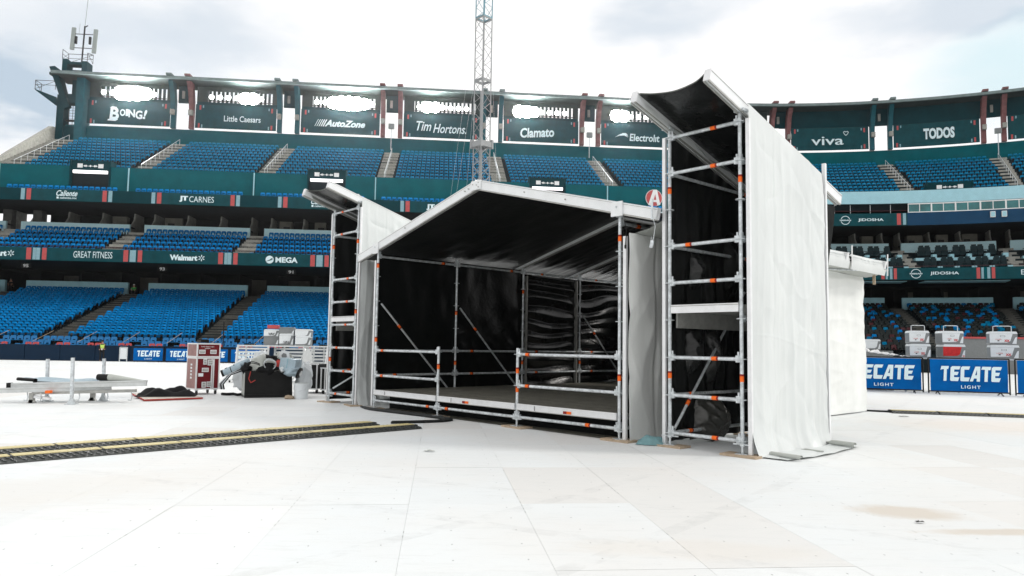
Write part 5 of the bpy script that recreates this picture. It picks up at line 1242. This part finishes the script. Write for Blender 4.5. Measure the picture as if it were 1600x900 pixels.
# ------------------------------------------------------------------ black bin and what is piled on it
BN = thing('black_bin', 'large black wedge topped bin heaped with bags and tubes', 'bin', (-6.17, 17.3, 0), R(25))
m_ = MB(); fr = [(0, .03), (1.08, .03), (1.06, .50), (.75, .60), (.12, .63), (0, .60)]
m_.prism(fr, 0, .75, 'black', lambda t, a, b: (a, t, b)); m_.build('bin_body', BN)
m_ = MB(); m_.box(.0, 1.08, .0, .75, 0, .028, 'black_gloss'); m_.box(.02, 1.06, -.012, -.002, .05, .08, 'black_gloss'); m_.build('bin_base', BN)
m_ = MB(); m_.add([(-.005, .01, .05), (-.005, .74, .05), (-.005, .74, .56), (-.005, .01, .58)], [(0, 1, 2, 3)], 'tarp_grey'); m_.build('bin_lit_side', BN)  # light falling on the bin's left side, put into a grey face
def crumple(name, label, cat, loc, sx, sy, sz, k, seed, rz=0, rough=.45, n=22):
    m_ = MB()
    def f(u, v):
        th = u*2*math.pi; ph = (v-.5)*math.pi; p_ = Vector((math.cos(ph)*math.cos(th), math.cos(ph)*math.sin(th), math.sin(ph)))
        r_ = 1+rough*noise.noise(p_*1.7+Vector((seed, 0, 0)))+rough*.5*noise.noise(p_*4+Vector((seed, 3, 0)))
        return (p_.x*sx*r_, p_.y*sy*r_, p_.z*sz*r_)
    m_.grid(f, n, n//2, k); o = m_.build(name, loc=loc, rotz=rz, smooth=True); return tag(o, label, cat)
crumple('grey_cloth_bundle', 'bundle of grey crumpled cloth on the left half of the black bin', 'bundle', (-5.85, 17.6, .78), .30, .25, .20, 'tarp_grey', 1)
crumple('black_bag', 'black crumpled bag on the middle of the black bin', 'bag', (-5.72, 17.5, .70), .24, .2, .14, 'cloth_black', 2)
crumple('black_bag', 'small black bag left of the cloth bundle', 'bag', (-6.22, 17.6, .68), .14, .14, .13, 'cloth_black', 5)
crumple('white_bundle', 'white padded bundle on top of the heap, upper left', 'bundle', (-6.05, 17.9, .95), .18, .18, .13, 'cooler_white', 3)
crumple('red_bag', 'orange red bag in the middle of the heap on the black bin', 'bag', (-5.47, 17.55, .77), .12, .1, .10, 'wood_red', 4)
crumple('pale_bag', 'pale grey bag hanging over the right end of the black bin', 'bag', (-5.12, 17.45, .62), .2, .16, .11, 'skyblue_bag', 6)
m_ = MB(); m_.tube((0, 0, 0), (.05, 0, -.02), .13, 'black', 14); m_.tube((.052, 0, -.02), (.07, 0, -.025), .07, 'alu', 12); o = m_.build('cable_drum', loc=(-4.97, 17.4, .60)); tag(o, 'black cable drum at the right end of the bin', 'cable drum')
q = thing('cool_bag', 'pale blue square cool box tilted on the right of the heap', 'cool box', (-5.2, 17.55, .78), R(-12)); m_ = MB(); m_.box(-.2, .2, -.15, .15, -.14, .14, 'skyblue_bag', Matrix.Rotation(.12, 4, 'Y')); m_.build('box_body', q); m_ = MB(); m_.box(-.02, .0, -.153, .153, -.143, .143, 'pale_stripe', Matrix.Rotation(.12, 4, 'Y')); m_.build('strap', q)
for i, (p_, q_) in enumerate((((-6.75, 17.7, .6), (-6.25, 17.75, .85)), ((-6.8, 17.55, .55), (-6.4, 17.65, .72)))):
    m_ = MB(); m_.tube(p_, q_, .075, 'skyblue_bag', 12); d_ = (Vector(q_)-Vector(p_)).normalized(); m_.tube(Vector(p_)-d_*.02, Vector(p_)+d_*.03, .082, 'black', 12); m_.tube(Vector(p_)+d_*.2, Vector(p_)+d_*.22, .078, 'black', 12)
    o = m_.build('rolled_mat'); tag(o, ['upper of two pale rolls leaning left of the black bin', 'lower of two pale rolls leaning left of the black bin'][i], 'roll')
m_ = MB()
for i in range(4): m_.path([(-6.35-.02*i, 17.6, .62+.015*i), (-6.6-.02*i, 17.55, .52), (-6.75-.03*i, 17.5, .3), (-6.72-.03*i, 17.5, .18)], .016, 'galv' if i % 2 else 'black', 6)
o = m_.build('hose_bundle', smooth=True); tag(o, 'grey and black hoses curving down at the left side of the black bin', 'hose')
for i, (cx, cy, cz, rr, tl) in enumerate(((-5.62, 17.35, .80, .13, .5), (-6.0, 17.4, .74, .16, .9))):
    m_ = MB()
    for j in range(2):
        m_.path([(rr*(1+.06*j)*math.cos(t), .03*j-.04, rr*(1+.04*j)*math.sin(t)+.01*math.sin(3*t+j)) for t in [k*.3491 for k in range(19)]], .011, 'cable' if i else 'galv', 5)
    o = m_.build('cable_coil', loc=(cx, cy, cz), smooth=True); o.rotation_euler = (tl, .2, .3); tag(o, ['coil of grey cable standing on the middle of the black bin', 'coil of black cable on the left half of the black bin'][i], 'cable')
m_ = MB(); m_.tube((0, 0, 0), (0, .03, 0), .15, 'cooler_white', 5); m_.tube((0, -.004, 0), (0, -.001, 0), .07, 'cooler_grey', 6); o = m_.build('white_plate', loc=(-5.42, 17.75, .98)); tag(o, 'white five-sided plate with a grey centre leaning at the top of the heap', 'plate')
crumple('striped_cloth', 'dark grey and white crumpled cloth at the top centre of the heap', 'cloth', (-5.72, 17.65, .88), .2, .18, .1, 'cloth_black', 12, 0, .6, 30)
crumple('white_bag', 'small white bag between the red bag and the blue cool box', 'bag', (-5.35, 17.5, .70), .1, .09, .09, 'cooler_white', 15)
crumple('pale_bundle', 'pale crumpled plastic bundle left behind the black bin', 'bundle', (-6.55, 18.3, .55), .3, .2, .3, 'cooler_white', 21, 0, .6, 30)
crumple('grey_bundle', 'grey padded bundle behind the right half of the black bin', 'bundle', (-5.5, 18.1, .72), .3, .2, .26, 'tarp_grey', 23, 0, .6, 30)
crumple('pale_bundle', 'tall pale bundle standing between the black bin and the bucket', 'bundle', (-5.05, 18.1, .45), .2, .18, .42, 'cooler_white', 25, 0, .5, 30)
m_ = MB(); m_.path([(-6.02, 17.22, .62), (-6.05, 17.2, .45), (-6.0, 17.2, .36), (-5.9, 17.21, .42)], .012, 'wood_red', 5); o = m_.build('ratchet_strap', smooth=True); tag(o, 'thin red strap hanging down the front of the black bin', 'strap')
m_ = MB(); m_.tube((0, 0, .0), (0, 0, .36), .15, 'cooler_white', 24, .175); m_.tube((0, 0, .33), (0, 0, .345), .182, 'cooler_white', 24); m_.tube((0, 0, .361), (0, 0, .364), .165, 'tarp_grey', 24)
q = thing('bucket', 'white plastic bucket on the floor right of the black bin', 'bucket', (-4.87, 17.35, 0)); m_.build('bucket_body', q); m_ = MB(); m_.path([(-.17, 0, .33), (-.13, -.17, .22), (0, -.2, .18), (.13, -.17, .22), (.17, 0, .33)], .005, 'galv', 5); m_.build('bucket_handle', q)
crumple('brown_rag', 'small brown rag on the floor between bin and bucket', 'rag', (-5.1, 17.2, .04), .11, .08, .05, 'wood', 9)
# black trunk cases beside left tower
for i, (x, y, w_, h_, lab) in enumerate(((-5.45, 19.3, .5, .75, 'black flight case with three silver ribs beside the left tower'), (-4.85, 19.0, .42, .66, 'lower black flight case half hidden behind the left tower'))):
    q = thing('road_case', lab, 'flight case', (x, y, 0), R(-15), 'black flight cases by the left tower'); m_ = MB(); m_.box(0, w_, 0, .7, .12, h_, 'black'); m_.build('case_body', q)
    m_ = MB()
    for k in (0, .28, .6, .97): m_.box(k*(w_-.03), k*(w_-.03)+.035, -.012, -.001, .12, h_, 'alu')
    m_.box(-.01, w_+.01, -.016, .02, .10, .13, 'alu'); m_.box(-.01, w_+.01, -.016, .02, h_-.015, h_+.015, 'alu'); m_.build('edge_trim', q)
    for cx in (.05, w_-.05): m_ = MB(); m_.tube((cx-.015, .06, .05), (cx+.015, .06, .05), .05, 'black', 10); m_.box(cx-.03, cx+.03, .03, .09, .09, .118, 'galv'); m_.build('castor', q)

# ------------------------------------------------------------------ steel stage barricades behind
def barricade(x, y, rz, lab, w_=1.0, tilt=0.0, n=9):
    q = thing('crowd_barricade', lab, 'barrier', (x, y, 0), rz, 'pale steel barricades behind the black bin')
    m_ = MB(); m_.bar((0, 0, .12), (0, .1, 1.2), .05, .05, 'steel_white'); m_.bar((w_, 0, .12), (w_, .1, 1.2), .05, .05, 'steel_white'); m_.bar((0, .1, 1.17), (w_, .1, 1.17), .05, .05, 'steel_white'); m_.build('frame', q)
    for i in range(n): m_ = MB(); z = .2+i*.88/(n-1); m_.bar((.03, (z-.12)*.09, z), (w_-.03, (z-.12)*.09, z), .03, .055, 'steel_white'); m_.build('slat', q)
    m_ = MB(); m_.bar((.02, -.02, 1.1), (.22*w_, -.5, .1), .035, .05, 'steel_white'); m_.bar((w_-.02, -.02, 1.1), (w_-.22*w_, -.5, .1), .035, .05, 'steel_white'); m_.box(-.02, .26*w_, -.55, -.05, .07, .1, 'steel_white'); m_.build('brace', q)
    for cx in (.05, .22*w_): m_ = MB(); m_.tube((cx-.012, -.45, .04), (cx+.012, -.45, .04), .04, 'black', 10); m_.build('wheel', q)
    return q
for i, (x, y, rz, w_, lab) in enumerate(((-8.95, 24.2, R(-8), 1.05, 'leftmost pale steel barricade behind the black bin'), (-7.85, 24.6, R(-4), 1.1, 'steel barricade under the left stack of coolers'), (-7.75, 25.3, R(2), 1.0, 'steel barricade standing just behind the coolers'),
                                          (-6.9, 24.9, R(3), 1.1, 'steel barricade under the right stack of coolers'), (-6.75, 24.2, R(22), .75, 'angled steel barricade right of the bucket'), (-5.95, 24.6, R(-6), .8, 'steel barricade next to the left scaffold tower'), (-5.6, 23.4, R(8), .9, 'rightmost steel barricade behind the black flight cases'))):
    barricade(x, y, rz, lab, w_)
m_ = MB(); m_.grid(lambda u, v: (-6.95+.42*math.sin(math.pi*v)**.5*(u-.5), 23.6, .2+.95*v), 8, 16, 'cooler_grey'); m_ = MB(); m_.tube((0, 0, 0), (0, .03, 0), .3, 'steel_white', 20); o = m_.build('round_shield', loc=(-6.55, 23.9, .65)); o.scale = (.55, 1, 1.5); tag(o, 'tall oval pale panel leaning against the barricades', 'panel')

# ------------------------------------------------------------------ coolers
def cooler(x, y, z, rz, lab, w_=.62, h_=.40, d_=.42, kind='white', grp='coolers', handle=False, print_='XX'):
    q = thing('cooler', lab, 'cooler', (x, y, z), rz, grp)
    m_ = MB(); pr = [(-w_/2+.015, 0), (w_/2-.015, 0), (w_/2, h_*.1), (w_/2, h_*.82), (-w_/2, h_*.82), (-w_/2, h_*.1)]; m_.prism(pr, 0, d_, 'cooler_grey', lambda t, a, b: (a, t, b)); m_.build('tub', q)
    m_ = MB(); m_.prism([(-w_/2-.004, h_*.82+.003), (w_/2+.004, h_*.82+.003), (w_/2-.02, h_*.98), (w_/2-.05, h_), (-w_/2+.05, h_), (-w_/2+.02, h_*.98)], -.006, d_+.006, 'cooler_white' if kind != 'grey' else 'cooler_grey', lambda t, a, b: (a, t, b)); m_.build('lid', q)
    kk = {'white': 'cooler_white', 'red': 'red_print', 'grey': 'cooler_grey'}[kind]
    m_ = MB(); m_.add([(-w_/2+.002, -.006, h_*.14), (w_*.12, -.006, h_*.16), (w_*.24, -.006, h_*.28), (w_*.33, -.006, h_*.815), (-w_/2+.002, -.006, h_*.815)], [(0, 1, 2, 3, 4)], kk); m_.build('front_print', q)
    m_ = MB(); m_.add([(w_*.30, -.006, .03), (w_*.46, -.006, .03), (w_*.48, -.006, h_*.6), (w_*.42, -.006, h_*.55)], [(0, 1, 2, 3)], 'cooler_white'); m_.build('side_print', q)
    if kind == 'white' and print_:
        put_text(q, 'XX', w_*.12, h_*.30, w_*.2, h_*.18, 'red_print', y=-.011, bold=.06); put_text(q, 'LAGER', -w_*.18, h_*.40, w_*.22, h_*.08, 'red_print', y=-.011)
        m_ = MB(); m_.box(-w_*.12, w_*.06, -.0105, -.009, h_*.58, h_*.7, 'cooler_grey'); m_.box(-w_*.105, w_*.045, -.0125, -.0115, h_*.6, h_*.68, 'cooler_white'); m_.box(-w_*.22, -w_*.15, -.0105, -.009, h_*.26, h_*.33, 'black'); m_.build('label_print', q)
    if kind == 'red': put_text(q, 'XX', w_*.40, h_*.15, w_*.1, h_*.12, 'red_print', y=-.011, bold=.06)
    if handle: m_ = MB(); m_.path([(-w_*.33, d_*.3, h_*.98), (-w_*.33, d_*.3, h_*1.38), (-w_*.25, d_*.3, h_*1.42), (w_*.25, d_*.3, h_*1.42), (w_*.33, d_*.3, h_*1.38), (w_*.33, d_*.3, h_*.98)], .012, 'galv', 6); m_.build('carry_handle', q)
    return q
TB = thing('trestle_table', 'table behind the right blue barriers carrying the coolers', 'table', (14.6, 24.2, 0), R(-17))
m_ = MB(); m_.box(-2.4, 2.3, -.4, .5, 1.08, 1.12, 'steel_white'); m_.build('table_top', TB)
for x in (-2.2, -.1, 2.1):
    for y in (-.3, .4): m_ = MB(); m_.tube((x, y, 0), (x, y, 1.08), .025, 'steel_white', 8); m_.build('leg', TB)
CX = [((13.33, 24.15), (.60, R(-14))), ((14.32, 23.95), (.66, R(-6))), ((15.72, 23.6), (.76, R(-22)))]
nmz = ['left', 'middle', 'right']
for i, ((x, y), (w_, rz)) in enumerate(CX):
    cooler(x, y, 1.125, rz, '%s stack right of the stage, %s cooler at the bottom' % (nmz[i], 'red fronted' if i == 1 else 'white'), w_+.03, .44, .5, 'red' if i == 1 else 'white', 'coolers on the right behind the blue barriers')
    cooler(x-.02 if i == 0 else x-.03, y, 1.575, rz, '%s stack right of the stage, white cooler on top with a raised handle' % nmz[i], w_, .42, .5, 'white', 'coolers on the right behind the blue barriers', True)
cooler(12.35, 25.3, 1.35, R(-10), 'small white cooler with a red side, half hidden behind the stage annex', .5, .36, .4, 'white', 'coolers on the right behind the blue barriers', print_=None)
m_ = MB(); m_.box(-.5, .6, -.2, .5, 0, 1.33, 'cooler_grey'); o = m_.build('plinth_box', loc=(12.35, 25.35, 0), rotz=R(-10)); tag(o, 'grey crate carrying the small cooler beside the stage annex', 'crate')
m_ = MB(); m_.grid(lambda u, v: (11.9+1.35*u, 24.9-.35*u-.35*v, 1.12+.28*(1-u)**1.4*(.5+.9*abs(noise.noise(Vector((u*6, v*4, 2)))))+.06*abs(noise.noise(Vector((u*14, v*9, 5))))), 40, 16, 'white'); o = m_.build('plastic_heap', smooth=True); tag(o, 'heap of crumpled white plastic behind the left blue barrier on the right', 'plastic sheet')
m_ = MB(); m_.box(11.4, 13.3, 24.45, 25.1, 1.0, 1.1, 'steel_white'); m_.box(11.5, 11.56, 24.5, 24.56, 0, 1.0, 'steel_white'); m_.box(13.0, 13.06, 24.5, 24.56, 0, 1.0, 'steel_white'); o = m_.build('side_table'); tag(o, 'pale table edge under the heap of white plastic', 'table')
m_ = MB(); m_.path([(16.05, 23.2, 1.12), (16.08, 23.2, 1.25), (16.2, 23.15, 1.36), (16.4, 23.1, 1.42), (16.6, 23.1, 1.44)], .018, 'yellow', 6); o = m_.build('curved_handle', smooth=True); tag(o, 'thin curved cream tube rising at the right edge behind the barriers', 'tube')
# coolers left
for i, (x, z, w_, h_, kd, lab) in enumerate(((-7.45, 1.2, .42, .26, 'grey', 'grey lower cooler of the left stack on the barricades'), (-7.45, 1.465, .42, .22, 'white', 'white cooler with a black mark, upper left on the barricades'), (-6.95, 1.2, .40, .34, 'white', 'lower white cooler of the middle stack on the barricades'), (-6.95, 1.545, .42, .22, 'grey', 'grey cooler on top of the middle stack on the barricades'),
                                              (-6.4, 1.2, .44, .28, 'white', 'lower white cooler of the right stack on the barricades'), (-6.4, 1.485, .46, .22, 'white', 'white cooler on top of the right stack on the barricades'))):
    q = cooler(x-.45, 24.4, z, R(8), lab, w_*1.15, h_*1.15, .4, kd, 'coolers on the barricades at the left', False, None)
    if i in (1, 2):
        m_ = MB()
        for dx in (-.05, .04): m_.path([(dx-.03, -.02, .14), (dx-.01, -.02, .06), (dx+.01, -.02, .13), (dx+.03, -.02, .06), (dx+.05, -.02, .14)], .009, 'black', 4)
        m_.build('eagle_print', q)
m_ = MB(); m_.box(-.17, .17, 0, .3, 0, .12, 'seat_red'); o = m_.build('red_box', loc=(-7.9, 24.5, 1.745), rotz=R(5)); tag(o, 'orange red box on the left cooler stack', 'box')
m_ = MB(); m_.box(-1.5, 1.3, 0, .45, 1.15, 1.195, 'steel_white'); m_.box(-1.4, -1.35, .1, .15, 0, 1.15, 'steel_white'); m_.box(1.1, 1.15, .1, .15, 0, 1.15, 'steel_white'); o = m_.build('shelf', loc=(-7.3, 24.35, 0), rotz=R(6)); tag(o, 'pale shelf board under the coolers on the left', 'shelf')

# ------------------------------------------------------------------ TECATE LIGHT barriers
def ad_barrier(p, q, lab, grp, zb=0.0, H=1.12, lettering=True):
    p, q = Vector((*p, 0)), Vector((*q, 0)); d = q-p; L2 = d.length; rz = math.atan2(d.y, d.x)
    b = thing('banner_barrier', lab, 'barrier', (p.x, p.y, zb), rz, grp)
    m_ = MB()
    def f(u, v):
        cxn = min(u, 1-u)*L2; czn = min(v, 1-v)
        return (.05+(L2-.10)*u, -.02+.02*noise.noise(Vector((u*5, v*4, p.x)))+.008*math.sin(v*9), .11+(H-.14)*v-(.03*(1-v)*math.sin(u*math.pi)*0))
    m_.grid(f, 20, 8, 'banner_blue'); m_.build('banner_sheet', b, smooth=True)
    m_ = MB(); m_.tube((.0, 0, 0.03), (.0, 0, H), .022, 'black', 8); m_.tube((L2, 0, 0.03), (L2, 0, H), .022, 'black', 8); m_.tube((0, 0, H), (L2, 0, H), .02, 'black', 8); m_.tube((0, 0, .09), (L2, 0, .09), .02, 'black', 8); m_.build('frame', b)
    for x in (.25, L2-.25): m_ = MB(); m_.bar((x, -.3, .0), (x, 0, .09), .03, .02, 'black'); m_.bar((x, .3, .0), (x, 0, .09), .03, .02, 'black'); m_.build('foot', b)
    if lettering:
        tecate(b, L2*.14, .42, L2*.76, .46, y=-.062); put_text(b, 'LIGHT', L2*.52, .245, L2*.24, .10, 'print_white', y=-.062, bold=.015, spacing=1.25)
    return b
GR = 'blue TECATE LIGHT barriers'
ad_barrier((10.95, 24.55), (13.10, 23.62), 'blue TECATE LIGHT barrier partly hidden behind the white stage annex', GR)
ad_barrier((13.16, 23.42), (15.25, 22.72), 'blue TECATE LIGHT barrier fully in view at the right, in front of the coolers', GR)
ad_barrier((15.36, 22.62), (17.5, 21.7), 'blue barrier cut by the right picture edge', GR, lettering=True)
for i in range(4):
    x = -29.0+i*2.45; ad_barrier((x, 56.95+i*.12), (x+2.3, 57.07+i*.12), ['distant blue TECATE LIGHT barrier nearest the notice frame', 'distant blue TECATE LIGHT barrier half hidden by the maroon flight case', 'distant blue TECATE LIGHT barrier just right of the flight case', 'distant blue barrier behind the steel barricades'][i], 'distant blue TECATE LIGHT barriers', gz(57), 1.08)
nf = thing('notice_frame', 'upright grey notice frame beside the distant blue barriers', 'sign frame', (-29.75, 57.0, gz(57))); m_ = MB(); m_.bar((-.28, 0, 0), (-.28, 0, 1.1), .06, .05, 'galv'); m_.bar((.28, 0, 0), (.28, 0, 1.1), .06, .05, 'galv'); m_.bar((-.28, 0, 1.1), (.28, 0, 1.1), .05, .05, 'galv'); m_.build('frame', nf); m_ = MB(); m_.box(-.24, .24, -.01, .01, .2, 1.05, 'cooler_white'); m_.build('sheet', nf)
m_ = MB(); m_.tube((0, 0, 0), (0, 0, 3.2), .05, 'black', 8); o = m_.build('black_pole', loc=(-22.3, 57.4, gz(57))); tag(o, 'thin black pole rising by the distant barriers', 'pole')

# ------------------------------------------------------------------ people
def skin_mesh(name, verts, edges, radii, k, parent):
    me = bpy.data.meshes.new(name); me.from_pydata(verts, edges, []); me.materials.append(M[k]); o = bpy.data.objects.new(name, me); COL.objects.link(o); o.parent = parent
    sm = o.modifiers.new('skin', 'SKIN'); sm.use_smooth_shade = True
    for i, r_ in enumerate(radii): me.skin_vertices[0].data[i].radius = (r_, r_*.85) if not isinstance(r_, tuple) else r_
    me.skin_vertices[0].data[0].use_root = True
    ss = o.modifiers.new('subd', 'SUBSURF'); ss.levels = 1; ss.render_levels = 1
    return o
def person(loc, rz, lab, crouch=False, top='hivis', legs='cloth_black', h=1.0):
    p = thing('person', lab, 'person', loc, rz); p.scale = (h, h, h)
    if not crouch:
        V_ = [(0, 0, .95), (0, 0, 1.15), (0, .0, 1.38), (0, 0, 1.48), (0, -.02, 1.62), (0, -.01, 1.70), (-.18, 0, 1.36), (-.24, .02, 1.1), (-.2, -.14, .95), (-.12, -.24, 1.0), (.18, 0, 1.36), (.25, .02, 1.1), (.2, -.14, .98), (.1, -.24, 1.02), (-.1, 0, .9), (-.11, -.01, .5), (-.11, .02, .08), (-.11, -.14, .04), (.1, 0, .9), (.12, -.01, .5), (.13, .02, .08), (.13, -.14, .04)]
        E_ = [(0, 1), (1, 2), (2, 3), (3, 4), (4, 5), (2, 6), (6, 7), (7, 8), (8, 9), (2, 10), (10, 11), (11, 12), (12, 13), (0, 14), (14, 15), (15, 16), (16, 17), (0, 18), (18, 19), (19, 20), (20, 21)]
        R_ = [.14, .14, .15, .06, .09, .08, .07, .05, .04, .035, .07, .05, .04, .035, .1, .075, .045, .04, .1, .075, .045, .04]
        skin_mesh('body', V_, E_, R_, 'skin', p)
        skin_mesh('vest', [(0, 0, .98), (0, 0, 1.15), (0, 0, 1.40), (-.15, 0, 1.37), (.15, 0, 1.37)], [(0, 1), (1, 2), (2, 3), (2, 4)], [.165, .165, .17, .09, .09], top, p)
        skin_mesh('trousers', [V_[0], V_[14], V_[15], V_[16], V_[18], V_[19], V_[20]], [(0, 1), (1, 2), (2, 3), (0, 4), (4, 5), (5, 6)], [.15, .115, .09, .07, .115, .09, .07], legs, p)
        skin_mesh('sleeves', [V_[2], V_[6], V_[7], V_[8], V_[10], V_[11], V_[12]], [(0, 1), (1, 2), (2, 3), (0, 4), (4, 5), (5, 6)], [.1, .08, .062, .05, .08, .062, .05], legs, p)
        m_ = MB()
        m_.grid(lambda u, v: (.105*math.cos(u*6.283)*math.sin(v*1.7), .005+.115*math.sin(u*6.283)*math.sin(v*1.7), 1.64+.12*math.cos(v*1.7)), 12, 6, 'cloth_black'); m_.build('hair', p, smooth=True)
        m_ = MB(); m_.box(-.03, .03, -.29, -.24, .94, 1.06, 'white'); m_.build('paper', p)
    else:
        V_ = [(0, .1, .45), (0, .0, .62), (0, -.1, .85), (0, -.13, .95), (0, -.16, 1.08), (0, -.15, 1.15), (-.17, -.1, .84), (-.24, -.25, .62), (-.1, -.4, .6), (.17, -.1, .84), (.24, -.25, .62), (.1, -.4, .6), (-.1, .08, .43), (-.14, -.3, .5), (-.13, -.22, .06), (.1, .08, .43), (.14, -.3, .5), (.13, -.22, .06)]
        E_ = [(0, 1), (1, 2), (2, 3), (3, 4), (4, 5), (2, 6), (6, 7), (7, 8), (2, 9), (9, 10), (10, 11), (0, 12), (12, 13), (13, 14), (0, 15), (15, 16), (16, 17)]
        R_ = [.14, .14, .15, .06, .09, .08, .07, .05, .04, .07, .05, .04, .1, .08, .05, .1, .08, .05]
        skin_mesh('body', V_, E_, R_, 'skin', p)
        skin_mesh('shirt', V_[:3]+[V_[6], V_[7], V_[9], V_[10]], [(0, 1), (1, 2), (2, 3), (3, 4), (2, 5), (5, 6)], [.165, .17, .175, .09, .07, .09, .07], top, p)
        skin_mesh('trousers', [V_[0]]+V_[12:], [(0, 1), (1, 2), (2, 3), (0, 4), (4, 5), (5, 6)], [.16, .115, .095, .07, .115, .095, .07], legs, p)
        m_ = MB(); m_.grid(lambda u, v: (.105*math.cos(u*6.283)*math.sin(v*1.7), -.14+.115*math.sin(u*6.283)*math.sin(v*1.7), 1.10+.12*math.cos(v*1.7)), 12, 6, 'white' if top == 'green_shirt' else 'cloth_black'); m_.build('cap' if top == 'green_shirt' else 'hair', p, smooth=True)
    return p
person((-31.4, 57.0, gz(57)), R(25), 'person in a yellow-green vest and dark trousers standing at the navy wall', h=.93)
p_ = pos(-65.3, 8.9, 6.0); person(p_, head(-65), 'person in a green shirt and white cap sitting at the top of a lower aisle', True, 'green_shirt')
p_ = pos(-77.6, 9.0, 6.3); person(p_, head(-65), 'person in dark clothes crouching at the top left of the lower tier', True, 'cloth_black')

# ------------------------------------------------------------------ thin air volume added to imitate lens bloom around the floodlights
HZ = .0003
if HZ:
    m_ = MB(); m_.box(-130, 130, -70, 135, -2.5, 46, 'black'); o = m_.build('bloom_haze'); o['kind'] = 'stuff'
    hm = bpy.data.materials.new('bloom_haze'); hm.use_nodes = True; hm.node_tree.nodes.clear()
    ho = hm.node_tree.nodes.new('ShaderNodeOutputMaterial'); hv = hm.node_tree.nodes.new('ShaderNodeVolumePrincipled')
    hv.inputs['Color'].default_value = (.95, .97, 1, 1); hv.inputs['Density'].default_value = HZ; hv.inputs['Anisotropy'].default_value = .9
    hm.node_tree.links.new(hv.outputs[0], ho.inputs['Volume']); o.data.materials.clear(); o.data.materials.append(hm)
